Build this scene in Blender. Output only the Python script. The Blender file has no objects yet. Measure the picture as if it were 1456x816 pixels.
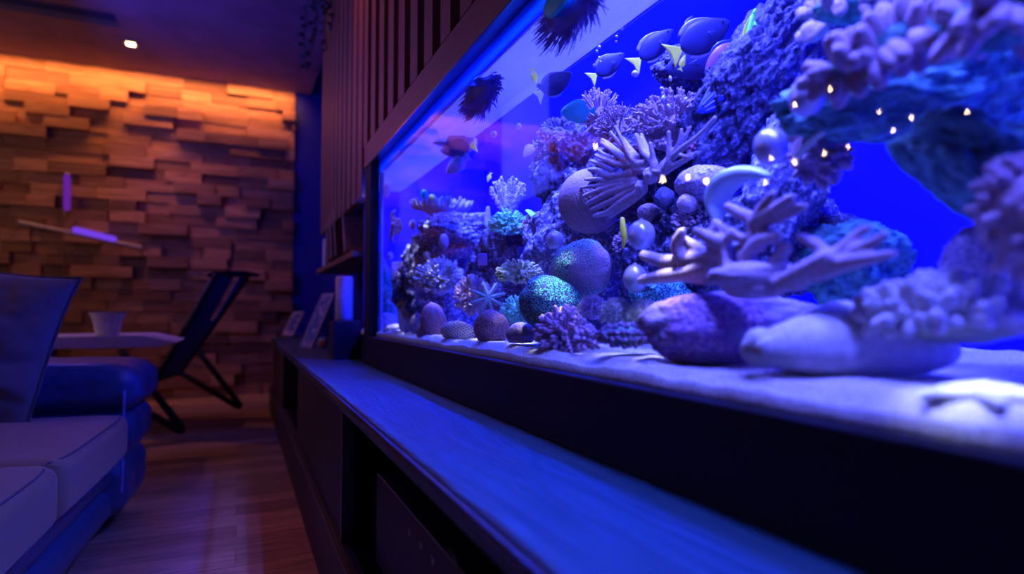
import bpy, bmesh, math, random
from mathutils import Vector, Matrix, noise
R = random.Random(7)
sc = bpy.context.scene
COL = sc.collection
V = Vector
PI = math.pi

# ------------------------------------------------------------------ camera
CAMZ = 0.69
F = 872.0
YAW = math.radians(23.9)
PIT = math.atan(35/872)
CF = V((math.sin(YAW)*math.cos(PIT), math.cos(YAW)*math.cos(PIT), math.sin(PIT)))
CR = V((math.cos(YAW), -math.sin(YAW), 0))
CU = CR.cross(CF)
CO = V((0, 0, CAMZ))
cd = bpy.data.cameras.new('camera'); cam = bpy.data.objects.new('camera', cd); COL.objects.link(cam)
cam.matrix_world = Matrix(((CR.x, CU.x, -CF.x, 0), (CR.y, CU.y, -CF.y, 0), (CR.z, CU.z, -CF.z, CAMZ), (0, 0, 0, 1)))
cd.sensor_width = 36; cd.lens = F/1456*36; cd.clip_start = 0.02
cd.dof.use_dof = True; cd.dof.focus_distance = 1.2; cd.dof.aperture_fstop = 1.9
sc.camera = cam

def ray(px, py):
    return CF + CR*((px-728)/F) + CU*((408-py)/F)
def at(px, py, X):
    """the point seen at px,py on the plane x = X, and metres per pixel there"""
    d = ray(px, py); t = X/d.x
    return CO + d*t, t/F
def atd(px, py, depth):
    return CO + ray(px, py)*depth
def atz(px, py, z):
    d = ray(px, py); t = (z-CAMZ)/d.z
    return CO + d*t

# ------------------------------------------------------------------ materials
def newmat(name):
    m = bpy.data.materials.new(name); m.use_nodes = True
    nt = m.node_tree
    return m, nt, nt.nodes['Principled BSDF']
def N(nt, t, **kw):
    n = nt.nodes.new(t)
    for k, v in kw.items(): setattr(n, k, v)
    return n
def rgb(c): return (c[0], c[1], c[2], 1)
def plain(name, col, rough=.5, metal=0, spec=.5, bump=0, bscale=60):
    m, nt, b = newmat(name)
    b.inputs['Roughness'].default_value = rough; b.inputs['Metallic'].default_value = metal
    b.inputs['Specular IOR Level'].default_value = spec
    tc = N(nt, 'ShaderNodeTexCoord'); nz = N(nt, 'ShaderNodeTexNoise')
    nz.inputs['Scale'].default_value = bscale; nz.inputs['Detail'].default_value = 4
    nt.links.new(tc.outputs['Object'], nz.inputs['Vector'])
    rp = N(nt, 'ShaderNodeValToRGB')
    rp.color_ramp.elements[0].color = rgb([c*.8 for c in col]); rp.color_ramp.elements[1].color = rgb([min(1, c*1.15) for c in col])
    rp.color_ramp.elements[0].position = .3; rp.color_ramp.elements[1].position = .7
    nt.links.new(nz.outputs['Fac'], rp.inputs['Fac']); nt.links.new(rp.outputs['Color'], b.inputs['Base Color'])
    if bump:
        bp = N(nt, 'ShaderNodeBump'); bp.inputs['Strength'].default_value = bump; bp.inputs['Distance'].default_value = .004
        nt.links.new(nz.outputs['Fac'], bp.inputs['Height']); nt.links.new(bp.outputs['Normal'], b.inputs['Normal'])
    return m
def speck(name, lo, hi, scale=220, thr=(.42, .6), bump=.6, dist=.003, vor=True, rough=.6, big=None, bigscale=14):
    """living reef crust: dots of hi on lo, with an optional slow change to a third colour"""
    m, nt, b = newmat(name); L = nt.links.new
    b.inputs['Roughness'].default_value = rough; b.inputs['Specular IOR Level'].default_value = .35
    tc = N(nt, 'ShaderNodeTexCoord')
    if vor:
        t = N(nt, 'ShaderNodeTexVoronoi'); t.inputs['Scale'].default_value = scale; fac = t.outputs['Distance']
        inv = N(nt, 'ShaderNodeMath', operation='SUBTRACT'); inv.inputs[0].default_value = 1; L(fac, inv.inputs[1]); fac = inv.outputs[0]
    else:
        t = N(nt, 'ShaderNodeTexNoise'); t.inputs['Scale'].default_value = scale; t.inputs['Detail'].default_value = 5; fac = t.outputs['Fac']
    L(tc.outputs['Object'], t.inputs['Vector'])
    rp = N(nt, 'ShaderNodeValToRGB'); e = rp.color_ramp.elements
    e[0].position, e[1].position = thr; e[0].color = rgb(lo); e[1].color = rgb(hi)
    L(fac, rp.inputs['Fac']); out = rp.outputs['Color']
    if big:
        n2 = N(nt, 'ShaderNodeTexNoise'); n2.inputs['Scale'].default_value = bigscale; L(tc.outputs['Object'], n2.inputs['Vector'])
        r2 = N(nt, 'ShaderNodeValToRGB'); r2.color_ramp.elements[0].position = .45; r2.color_ramp.elements[1].position = .6
        mx = N(nt, 'ShaderNodeMix', data_type='RGBA'); L(n2.outputs['Fac'], r2.inputs['Fac']); L(r2.outputs['Color'], mx.inputs['Factor'])
        L(out, mx.inputs['A']); mx.inputs['B'].default_value = rgb(big); out = mx.outputs['Result']
    L(out, b.inputs['Base Color'])
    bp = N(nt, 'ShaderNodeBump'); bp.inputs['Strength'].default_value = bump; bp.inputs['Distance'].default_value = dist
    L(fac, bp.inputs['Height']); L(bp.outputs['Normal'], b.inputs['Normal'])
    return m
def emit(name, col, s):
    m = bpy.data.materials.new(name); m.use_nodes = True; nt = m.node_tree; nt.nodes.clear()
    e = N(nt, 'ShaderNodeEmission'); e.inputs['Color'].default_value = rgb(col); e.inputs['Strength'].default_value = s
    o = N(nt, 'ShaderNodeOutputMaterial'); nt.links.new(e.outputs[0], o.inputs['Surface'])
    return m
def paneglass(name, ior, tint=(1, 1, 1), bump=0):
    """a thin clear sheet: lets light straight through and reflects by Fresnel"""
    m = bpy.data.materials.new(name); m.use_nodes = True; nt = m.node_tree; nt.nodes.clear(); L = nt.links.new
    fr = N(nt, 'ShaderNodeFresnel'); fr.inputs['IOR'].default_value = ior
    tr = N(nt, 'ShaderNodeBsdfTransparent'); tr.inputs['Color'].default_value = rgb(tint)
    gl = N(nt, 'ShaderNodeBsdfGlossy'); gl.inputs['Roughness'].default_value = .0
    mx = N(nt, 'ShaderNodeMixShader'); o = N(nt, 'ShaderNodeOutputMaterial')
    L(fr.outputs[0], mx.inputs[0]); L(tr.outputs[0], mx.inputs[1]); L(gl.outputs[0], mx.inputs[2]); L(mx.outputs[0], o.inputs['Surface'])
    if bump:
        tc = N(nt, 'ShaderNodeTexCoord'); nz = N(nt, 'ShaderNodeTexNoise'); nz.inputs['Scale'].default_value = 12
        bp = N(nt, 'ShaderNodeBump'); bp.inputs['Strength'].default_value = bump; bp.inputs['Distance'].default_value = .01
        L(tc.outputs['Object'], nz.inputs['Vector']); L(nz.outputs['Fac'], bp.inputs['Height'])
        L(bp.outputs['Normal'], fr.inputs['Normal']); L(bp.outputs['Normal'], gl.inputs['Normal'])
    return m

# ------------------------------------------------------------------ mesh helpers
class MB:
    def __init__(s): s.v = []; s.f = []
    def add(s, vs, fs):
        o = len(s.v); s.v.extend([tuple(v) for v in vs]); s.f.extend([tuple(i+o for i in f) for f in fs]); return s
    def box(s, a, b, M=None):
        x0, y0, z0 = a; x1, y1, z1 = b
        vs = [V((x, y, z)) for x in (x0, x1) for y in (y0, y1) for z in (z0, z1)]
        if M is not None: vs = [M @ v for v in vs]
        return s.add(vs, [(0, 1, 3, 2), (4, 6, 7, 5), (0, 4, 5, 1), (2, 3, 7, 6), (0, 2, 6, 4), (1, 5, 7, 3)])
    def tube(s, pts, rad, seg=10, cap=True, flat=None):
        pts = [V(p) for p in pts]
        if not hasattr(rad, '__len__'): rad = [rad]*len(pts)
        rad = list(rad)
        if cap:   # rounded ends
            d0 = (pts[0]-pts[1]).normalized(); d1 = (pts[-1]-pts[-2]).normalized()
            p0, r0, p1, r1 = pts[0], rad[0], pts[-1], rad[-1]
            pts = [p0+d0*r0*.92, p0+d0*r0*.6]+pts+[p1+d1*r1*.6, p1+d1*r1*.92]
            rad = [r0*.35, r0*.8]+rad+[r1*.8, r1*.35]
        vs = []; n = len(pts); up = V((0, 0, 1)); prev = None
        for i, p in enumerate(pts):
            t = (pts[min(i+1, n-1)]-pts[max(i-1, 0)]).normalized()
            if prev is None:
                a = t.cross(up)
                if a.length < .1: a = t.cross(V((1, 0, 0)))
                a.normalize()
            else:
                a = (prev - t*prev.dot(t)).normalized()
            prev = a; b = t.cross(a)
            for k in range(seg):
                w = 2*PI*k/seg
                c, q = math.cos(w), math.sin(w)
                if flat: q *= flat
                vs.append(p+(a*c+b*q)*rad[i])
        fs = [(i*seg+k, i*seg+(k+1) % seg, (i+1)*seg+(k+1) % seg, (i+1)*seg+k) for i in range(n-1) for k in range(seg)]
        fs.append(tuple(reversed(range(seg)))); fs.append(tuple(range((n-1)*seg, n*seg)))
        return s.add(vs, fs)
    def lathe(s, prof, c, seg=32, axis=None, sc_=(1, 1)):
        """prof = (radius, height) pairs"""
        c = V(c); az = (axis or V((0, 0, 1))).normalized()
        ax = az.orthogonal().normalized(); ay = az.cross(ax); vs = []
        for r, h in prof:
            for k in range(seg):
                w = 2*PI*k/seg; vs.append(c+ax*(math.cos(w)*r*sc_[0])+ay*(math.sin(w)*r*sc_[1])+az*h)
        n = len(prof)
        fs = [(i*seg+k, i*seg+(k+1) % seg, (i+1)*seg+(k+1) % seg, (i+1)*seg+k) for i in range(n-1) for k in range(seg)]
        fs.append(tuple(reversed(range(seg)))); fs.append(tuple(range((n-1)*seg, n*seg)))
        return s.add(vs, fs)
    def sheet(s, fn, nu, nv, th=0):
        """a surface fn(u,v) -> (point), thickened along its normals by th"""
        P = [[V(fn(i/nu, j/nv)) for j in range(nv+1)] for i in range(nu+1)]
        if not th:
            return s.add([p for r in P for p in r], [(i*(nv+1)+j, (i+1)*(nv+1)+j, (i+1)*(nv+1)+j+1, i*(nv+1)+j+1) for i in range(nu) for j in range(nv)])
        A = []; B = []
        for i in range(nu+1):
            for j in range(nv+1):
                du = P[min(i+1, nu)][j]-P[max(i-1, 0)][j]; dv = P[i][min(j+1, nv)]-P[i][max(j-1, 0)]
                n = du.cross(dv)
                n = n.normalized() if n.length > 1e-12 else V((0, 0, 1))
                A.append(P[i][j]+n*th/2); B.append(P[i][j]-n*th/2)
        w = nv+1; o = len(A); fs = []
        for i in range(nu):
            for j in range(nv):
                q = (i*w+j, (i+1)*w+j, (i+1)*w+j+1, i*w+j+1)
                fs.append(q); fs.append(tuple(k+o for k in reversed(q)))
        rim = [i*w for i in range(nu)]+[nu*w+j for j in range(nv)]+[i*w+nv for i in range(nu, 0, -1)]+[j for j in range(nv, 0, -1)]
        for a, b in zip(rim, rim[1:]+rim[:1]): fs.append((b, a, a+o, b+o))
        return s.add(A+B, fs)
    def obj(s, name, mat, parent=None, smooth=True, base=None, bevel=0, remesh=0, smoothit=3, subd=0):
        me = bpy.data.meshes.new(name)
        if parent is not None and base is None: base = parent.get('_b')
        b = V(base) if base is not None else V((0, 0, 0))
        vs = [(v[0]-b.x, v[1]-b.y, v[2]-b.z) for v in s.v]
        me.from_pydata(vs, [], s.f); me.materials.append(mat)
        if smooth: me.polygons.foreach_set('use_smooth', [True]*len(me.polygons))
        me.update()
        o = bpy.data.objects.new(name, me); COL.objects.link(o)
        if parent is not None: o.parent = parent
        else: o.location = b
        if bevel:
            m = o.modifiers.new('edge', 'BEVEL'); m.width = bevel; m.segments = 3; m.limit_method = 'ANGLE'
            if smooth is False: me.polygons.foreach_set('use_smooth', [False]*len(me.polygons))
        if remesh:
            m = o.modifiers.new('join', 'REMESH'); m.mode = 'VOXEL'; m.voxel_size = remesh; m.use_smooth_shade = True
            m = o.modifiers.new('soften', 'SMOOTH'); m.iterations = smoothit; m.factor = .5
        if subd:
            m = o.modifiers.new('sub', 'SUBSURF'); m.levels = subd; m.render_levels = subd
        return o

def tag(o, label, cat, group=None, kind=None):
    if label: o['label'] = label
    if cat: o['category'] = cat
    if group: o['group'] = group
    if kind: o['kind'] = kind
    return o
def root(name, base, label, cat, group=None):
    o = bpy.data.objects.new(name, None); COL.objects.link(o); o.location = V(base); o['_b'] = tuple(base)
    o.empty_display_size = .05
    return tag(o, label, cat, group)
def struct(o): o['kind'] = 'structure'; return o

_ico = {}
def ico(sub):
    if sub not in _ico:
        bm = bmesh.new(); bmesh.ops.create_icosphere(bm, subdivisions=sub, radius=1)
        _ico[sub] = ([v.co.copy() for v in bm.verts], [tuple(v.index for v in f.verts) for f in bm.faces]); bm.free()
    return _ico[sub]
def blob(mb, c, r, sub=4, amp=.15, freq=2.0, seed=0, fine=0, ffreq=18, M=None, flat=None, ridged=False, pw=1):
    """a noisy ellipsoid; amp/fine are shares of the radius"""
    vs, fs = ico(sub); c = V(c); off = V((seed*3.7, seed*1.9, -seed*2.3)); out = []
    for v in vs:
        k = 1.0
        if amp:
            k += amp*(noise.noise(v*freq+off)+.5*noise.noise(v*freq*2.1+off)+.25*noise.noise(v*freq*4.3+off))
        if fine:
            if ridged:
                k += fine*(1-2*abs(noise.noise(v*ffreq+off)))*.7+fine*.4*noise.noise(v*ffreq*2.2+off)
            else:
                d = noise.voronoi(v*ffreq+off)[0][0]; k += fine*(.6-d)
        p = V((v.x*r[0]*k, v.y*r[1]*k, v.z*r[2]*k))
        if flat is not None and p.z < flat*r[2]: p.z = flat*r[2]+(p.z-flat*r[2])*.15
        if M is not None: p = M @ p
        out.append(c+p)
    return mb.add(out, fs)
# axes of the picture at a place in the tank (used only to turn a thing so it faces the room)
def facing():
    return Matrix((CR, V((CF.x, CF.y, 0)).normalized(), V((0, 0, 1)))).transposed()
FM = facing()

# ================================================================== materials list
M = {}
M['black'] = plain('black_lacquer', (.012, .012, .014), .35)
M['frameblack'] = plain('black_tank_frame', (.003, .004, .014), .6, spec=.2)
M['darkwood'] = None
def wood(name, c0, c1, axis='Y', rough=.45, scale=1.0, bump=.25, spec=.5):
    m, nt, b = newmat(name); L = nt.links.new
    tc = N(nt, 'ShaderNodeTexCoord'); mp = N(nt, 'ShaderNodeMapping')
    st = {'X': (.6, 9, 9), 'Y': (9, .6, 9), 'Z': (9, 9, .6)}[axis]
    mp.inputs['Scale'].default_value = tuple(k*scale for k in st)
    nz = N(nt, 'ShaderNodeTexNoise'); nz.inputs['Scale'].default_value = 2.2; nz.inputs['Detail'].default_value = 8; nz.inputs['Distortion'].default_value = 1.4
    wv = N(nt, 'ShaderNodeMath', operation='SINE'); ml = N(nt, 'ShaderNodeMath', operation='MULTIPLY'); ml.inputs[1].default_value = 46
    rp = N(nt, 'ShaderNodeValToRGB'); rp.color_ramp.elements[0].color = rgb(c0); rp.color_ramp.elements[1].color = rgb(c1)
    ad = N(nt, 'ShaderNodeMath', operation='MULTIPLY_ADD'); ad.inputs[1].default_value = .25; ad.inputs[2].default_value = .5
    L(tc.outputs['Object'], mp.inputs['Vector']); L(mp.outputs[0], nz.inputs['Vector']); L(nz.outputs['Fac'], ml.inputs[0]); L(ml.outputs[0], wv.inputs[0])
    L(wv.outputs[0], ad.inputs[0]); L(ad.outputs[0], rp.inputs['Fac']); L(rp.outputs['Color'], b.inputs['Base Color'])
    bp = N(nt, 'ShaderNodeBump'); bp.inputs['Strength'].default_value = bump; bp.inputs['Distance'].default_value = .0015
    L(wv.outputs[0], bp.inputs['Height']); L(bp.outputs['Normal'], b.inputs['Normal'])
    b.inputs['Roughness'].default_value = rough; b.inputs['Specular IOR Level'].default_value = spec
    return m
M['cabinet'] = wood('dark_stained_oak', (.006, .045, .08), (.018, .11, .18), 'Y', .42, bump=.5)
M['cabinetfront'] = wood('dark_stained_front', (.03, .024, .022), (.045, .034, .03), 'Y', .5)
M['orangewood'] = wood('reddish_slat_wood', (.24, .09, .035), (.34, .14, .05), 'Y', .55, bump=.1)
M['slatwood'] = wood('reddish_slat_wood_upright', (.22, .085, .035), (.32, .13, .05), 'Z', .55, bump=.1)
M['navy'] = plain('navy_paint', (.01, .015, .4), .7)
M['navyc'] = plain('navy_curtain_cloth', (.01, .015, .45), .9)
M['ceil'] = plain('ceiling_plaster', (.20, .14, .24), .9, bscale=4)
M['blueplaster'] = plain('blue_recess_paint', (.1, .2, .6), .8)
M['bluepanel'] = plain('blue_tank_backing', (.006, .004, .95), .6, spec=.15, bscale=1.5)
M['endpanel'] = plain('blue_tank_end', (.03, .02, .8), .5, bscale=2)
M['glass'] = paneglass('tank_glass', 1.38)
M['water'] = paneglass('water_skin', 1.33, bump=.35)

# ================================================================== ROOM SHELL
TX = .41          # tank front plane
CEIL = 2.6
WY = 5.63
def fl_mat():
    m, nt, b = newmat('oak_plank_floor'); L = nt.links.new
    tc = N(nt, 'ShaderNodeTexCoord'); br = N(nt, 'ShaderNodeTexBrick')
    br.inputs['Scale'].default_value = 1; br.inputs['Brick Width'].default_value = 1.1; br.inputs['Row Height'].default_value = .11
    br.inputs['Mortar Size'].default_value = .0012; br.inputs['Mortar Smooth'].default_value = .4; br.offset = .37
    br.inputs['Color1'].default_value = (.62, .38, .25, 1); br.inputs['Color2'].default_value = (.24, .14, .10, 1); br.inputs['Mortar'].default_value = (.06, .035, .02, 1)
    L(tc.outputs['Object'], br.inputs['Vector'])
    mp = N(nt, 'ShaderNodeMapping'); mp.inputs['Scale'].default_value = (2, 26, 1); nz = N(nt, 'ShaderNodeTexNoise'); nz.inputs['Scale'].default_value = 2.5
    nz.inputs['Detail'].default_value = 8; nz.inputs['Distortion'].default_value = .8
    L(tc.outputs['Object'], mp.inputs['Vector']); L(mp.outputs[0], nz.inputs['Vector'])
    rp = N(nt, 'ShaderNodeValToRGB'); rp.color_ramp.elements[0].color = (.55, .55, .55, 1); rp.color_ramp.elements[1].color = (1.15, 1.1, 1.05, 1)
    rp.color_ramp.elements[0].position = .35; rp.color_ramp.elements[1].position = .65
    L(nz.outputs['Fac'], rp.inputs['Fac'])
    mx = N(nt, 'ShaderNodeMix', data_type='RGBA', blend_type='MULTIPLY'); mx.inputs['Factor'].default_value = 1
    L(br.outputs['Color'], mx.inputs['A']); L(rp.outputs['Color'], mx.inputs['B']); L(mx.outputs['Result'], b.inputs['Base Color'])
    bp = N(nt, 'ShaderNodeBump'); bp.inputs['Strength'].default_value = .3; bp.inputs['Distance'].default_value = .002
    L(nz.outputs['Fac'], bp.inputs['Height']); L(bp.outputs['Normal'], b.inputs['Normal']); b.inputs['Roughness'].default_value = .42
    return m
struct(MB().box((-3.2, -2.6, -.05), (1.3, 5.9, 0)).obj('floor', fl_mat(), smooth=False))
# ceiling: main sheet with a rectangular recess
rx0, rx1, ry0, ry1 = -2.2, -.62, 3.05, 3.32
p = atz(165, 26, CEIL)
rx1 = p.x; ry0 = atz(120, 12, CEIL).y; ry1 = atz(120, 31, CEIL).y
mb = MB()
mb.box((-3.2, -2.6, CEIL), (.54, ry0, CEIL+.04)); mb.box((-3.2, ry1, CEIL), (.54, 5.9, CEIL+.04))
mb.box((rx1, ry0, CEIL), (.54, ry1, CEIL+.04)); mb.box((-3.2, ry0, CEIL), (rx0, ry1, CEIL+.04))
struct(mb.obj('ceiling', M['ceil'], smooth=False))
struct(MB().box((rx0, ry0, CEIL+.041), (rx1, ry1, CEIL+.07)).obj('trim_1', plain('recess_blue', (.03, .05, .22), .7), smooth=False))
struct(MB().box((.5, -2.6, 2.78), (1.3, 5.9, 2.82)).obj('trim_2', M['blueplaster'], smooth=False))
struct(MB().box((.50, -2.6, CEIL+.045), (.54, 5.9, 2.779)).obj('trim_3', M['ceil'], smooth=False))
struct(MB().box((-3.25, -2.6, 0), (-3.2, 5.9, 2.6)).obj('wall_left', plain('wall_left_paint', (.10, .09, .12), .9), smooth=False))
struct(MB().box((-3.2, -2.65, 0), (1.3, -2.6, 2.8)).obj('wall_front', plain('wall_front_paint', (.08, .07, .1), .9), smooth=False))
struct(MB().box((1.3, -2.6, 0), (1.35, 5.9, 2.8)).obj('wall_right', M['navy'], smooth=False))
# far wall in stacked timber blocks
def wallmat():
    m, nt, b = newmat('split_timber_blocks'); L = nt.links.new
    at_ = N(nt, 'ShaderNodeAttribute', attribute_name='tone'); tc = N(nt, 'ShaderNodeTexCoord'); mp = N(nt, 'ShaderNodeMapping')
    mp.inputs['Scale'].default_value = (1.6, 8, 16)
    ad = N(nt, 'ShaderNodeVectorMath', operation='ADD'); sp = N(nt, 'ShaderNodeVectorMath', operation='SCALE'); sp.inputs['Scale'].default_value = 30
    L(at_.outputs['Color'], sp.inputs[0]); L(tc.outputs['Object'], mp.inputs['Vector']); L(mp.outputs[0], ad.inputs[0]); L(sp.outputs[0], ad.inputs[1])
    nz = N(nt, 'ShaderNodeTexNoise'); nz.inputs['Scale'].default_value = 2; nz.inputs['Detail'].default_value = 7; nz.inputs['Distortion'].default_value = 1.2
    L(ad.outputs[0], nz.inputs['Vector'])
    rp = N(nt, 'ShaderNodeValToRGB'); e = rp.color_ramp.elements; e[0].color = (.3, .13, .08, 1); e[1].color = (.62, .33, .22, 1); e[0].position = .3; e[1].position = .7
    L(nz.outputs['Fac'], rp.inputs['Fac'])
    sx = N(nt, 'ShaderNodeSeparateColor'); L(at_.outputs['Color'], sx.inputs[0])
    r2 = N(nt, 'ShaderNodeValToRGB'); q = r2.color_ramp.elements; q[0].color = (.42, .36, .36, 1); q[1].color = (1.1, 1.08, 1.0, 1); L(sx.outputs[0], r2.inputs['Fac'])
    mx = N(nt, 'ShaderNodeMix', data_type='RGBA', blend_type='MULTIPLY'); mx.inputs['Factor'].default_value = 1
    L(rp.outputs['Color'], mx.inputs['A']); L(r2.outputs['Color'], mx.inputs['B']); L(mx.outputs['Result'], b.inputs['Base Color'])
    bp = N(nt, 'ShaderNodeBump'); bp.inputs['Strength'].default_value = .4; bp.inputs['Distance'].default_value = .004
    L(nz.outputs['Fac'], bp.inputs['Height']); L(bp.outputs['Normal'], b.inputs['Normal']); b.inputs['Roughness'].default_value = .6
    return m
mb = MB(); tones = []
rows = 30; rh = CEIL/rows
for r in range(rows):
    x = -3.2+R.uniform(-.25, 0)
    while x < TX:
        w = R.uniform(.16, .42); x1 = min(x+w, TX)
        if x1 < -3.2: x = x1; continue
        d = R.choice([.012, .02, .03, .045, .06, .085])*R.uniform(.8, 1.2)
        z0, z1 = r*rh, (r+1)*rh-.0015
        if R.random() < .12 and r < rows-1: pass
        mb.box((max(x, -3.2), WY-d, z0), (x1-.0015, WY+.03, z1)); tones += [R.random()]*6
        x = x1
o = mb.obj('wall_back', wallmat(), smooth=False)
a = o.data.color_attributes.new('tone', 'FLOAT_COLOR', 'CORNER')
for p_ in o.data.polygons:
    t = tones[p_.index]
    for li in p_.loop_indices: a.data[li].color = (t, (t*7.3) % 1, (t*3.1) % 1, 1)
struct(o)
# navy return and curtain beyond the timber
struct(MB().box((TX+.002, WY-.01, 0), (1.3, WY+.05, 2.78)).obj('wall_back_navy', M['navy'], smooth=False))
def curt(u, v):
    y = 2.52+u*(WY-.06-2.52)
    return (.66+.02*math.sin(u*60)+.006*math.sin(u*41+2), y, .51+v*(2.7-.51))
tag(MB().sheet(curt, 260, 2, .004).obj('curtain', M['navyc']), 'dark navy pleated curtain hanging in the niche beyond the tank', 'curtain')
struct(MB().box((.40, 5.2, 0), (1.3, WY-.012, .5)).obj('trim_4', M['navy'], smooth=False))

# ================================================================== CABINET
CX, CZ = .21, .503
ym = 4.72
def cab():
    r = root('media_cabinet', (.5, 2, 0), 'long low dark stained wooden cabinet running under the aquarium', 'cabinet')
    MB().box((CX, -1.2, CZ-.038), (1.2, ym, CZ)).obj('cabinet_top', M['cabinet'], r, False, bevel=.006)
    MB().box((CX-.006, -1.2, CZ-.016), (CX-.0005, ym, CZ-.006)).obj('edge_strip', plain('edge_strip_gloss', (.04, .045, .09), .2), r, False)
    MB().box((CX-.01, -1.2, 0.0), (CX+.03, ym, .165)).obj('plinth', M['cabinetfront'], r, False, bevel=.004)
    MB().box((CX+.03, -1.2, .135), (.8, ym-.01, .165)).obj('bottom_shelf', M['black'], r, False)
    MB().box((.8, -1.2, .0), (.83, ym, CZ-.04)).obj('back_panel', M['black'], r, False)
    MB().box((CX+.01, 2.64, .166), (CX+.035, 1.47, CZ-.04)).obj('door', M['cabinetfront'], r, False, bevel=.002)
    MB().box((CX+.01, 3.56, .166), (CX+.035, ym, CZ-.04)).obj('door', M['cabinetfront'], r, False, bevel=.002)
    for y in (2.66, 3.54, ym-.03, .1, -1.15):
        MB().box((CX+.036, y-.012, .166), (.79, y+.012, CZ-.04)).obj('divider', M['cabinetfront'], r, False)
    MB().box((CX+.008, 1.448, .166), (CX+.036, 1.464, CZ-.04)).obj('divider_edge', plain('pale_edge', (.22, .2, .24), .35, metal=.7), r, False)
cab()

# AV receiver in the open bay
def receiver():
    g = at(602, 775, .245)[0]
    r = root('media_receiver', (.36, .95, .166), 'black box shaped media receiver with small white markings in the open cabinet bay', 'receiver')
    MB().box((.262, .30, .18), (.62, 1.28, .36)).obj('case', plain('receiver_case', (.006, .006, .008), .5), r, False, bevel=.004)
    for y in (.36, 1.2):
        MB().lathe([(.014, 0), (.016, .014)], (.3, y, .166), 16).obj('foot', M['black'], r)
    mt = plain('white_print', (.8, .8, .8), .5)
    for (px, py, s, w) in ((582, 757, '21', .016), (598, 776, '19', .016), (615, 798, '24', .016), (642, 792, 'LOW', .02)):
        p = at(px, py, .2605)[0]
        c = bpy.data.curves.new('marking', 'FONT'); c.body = s; c.size = w; c.extrude = .0002; c.align_x = 'CENTER'; c.align_y = 'CENTER'
        t0 = bpy.data.objects.new('marking_curve', c); COL.objects.link(t0); bpy.context.view_layer.update()
        me = bpy.data.meshes.new_from_object(t0.evaluated_get(bpy.context.evaluated_depsgraph_get())); bpy.data.objects.remove(t0)
        me.materials.clear(); me.materials.append(mt if s != 'LOW' else plain('grey_print', (.12, .12, .13), .5))
        t = bpy.data.objects.new('marking', me); COL.objects.link(t); t.parent = r
        t.location = p-V(r['_b']); t.rotation_euler = (PI/2, 0, -PI/2)
receiver()

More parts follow.
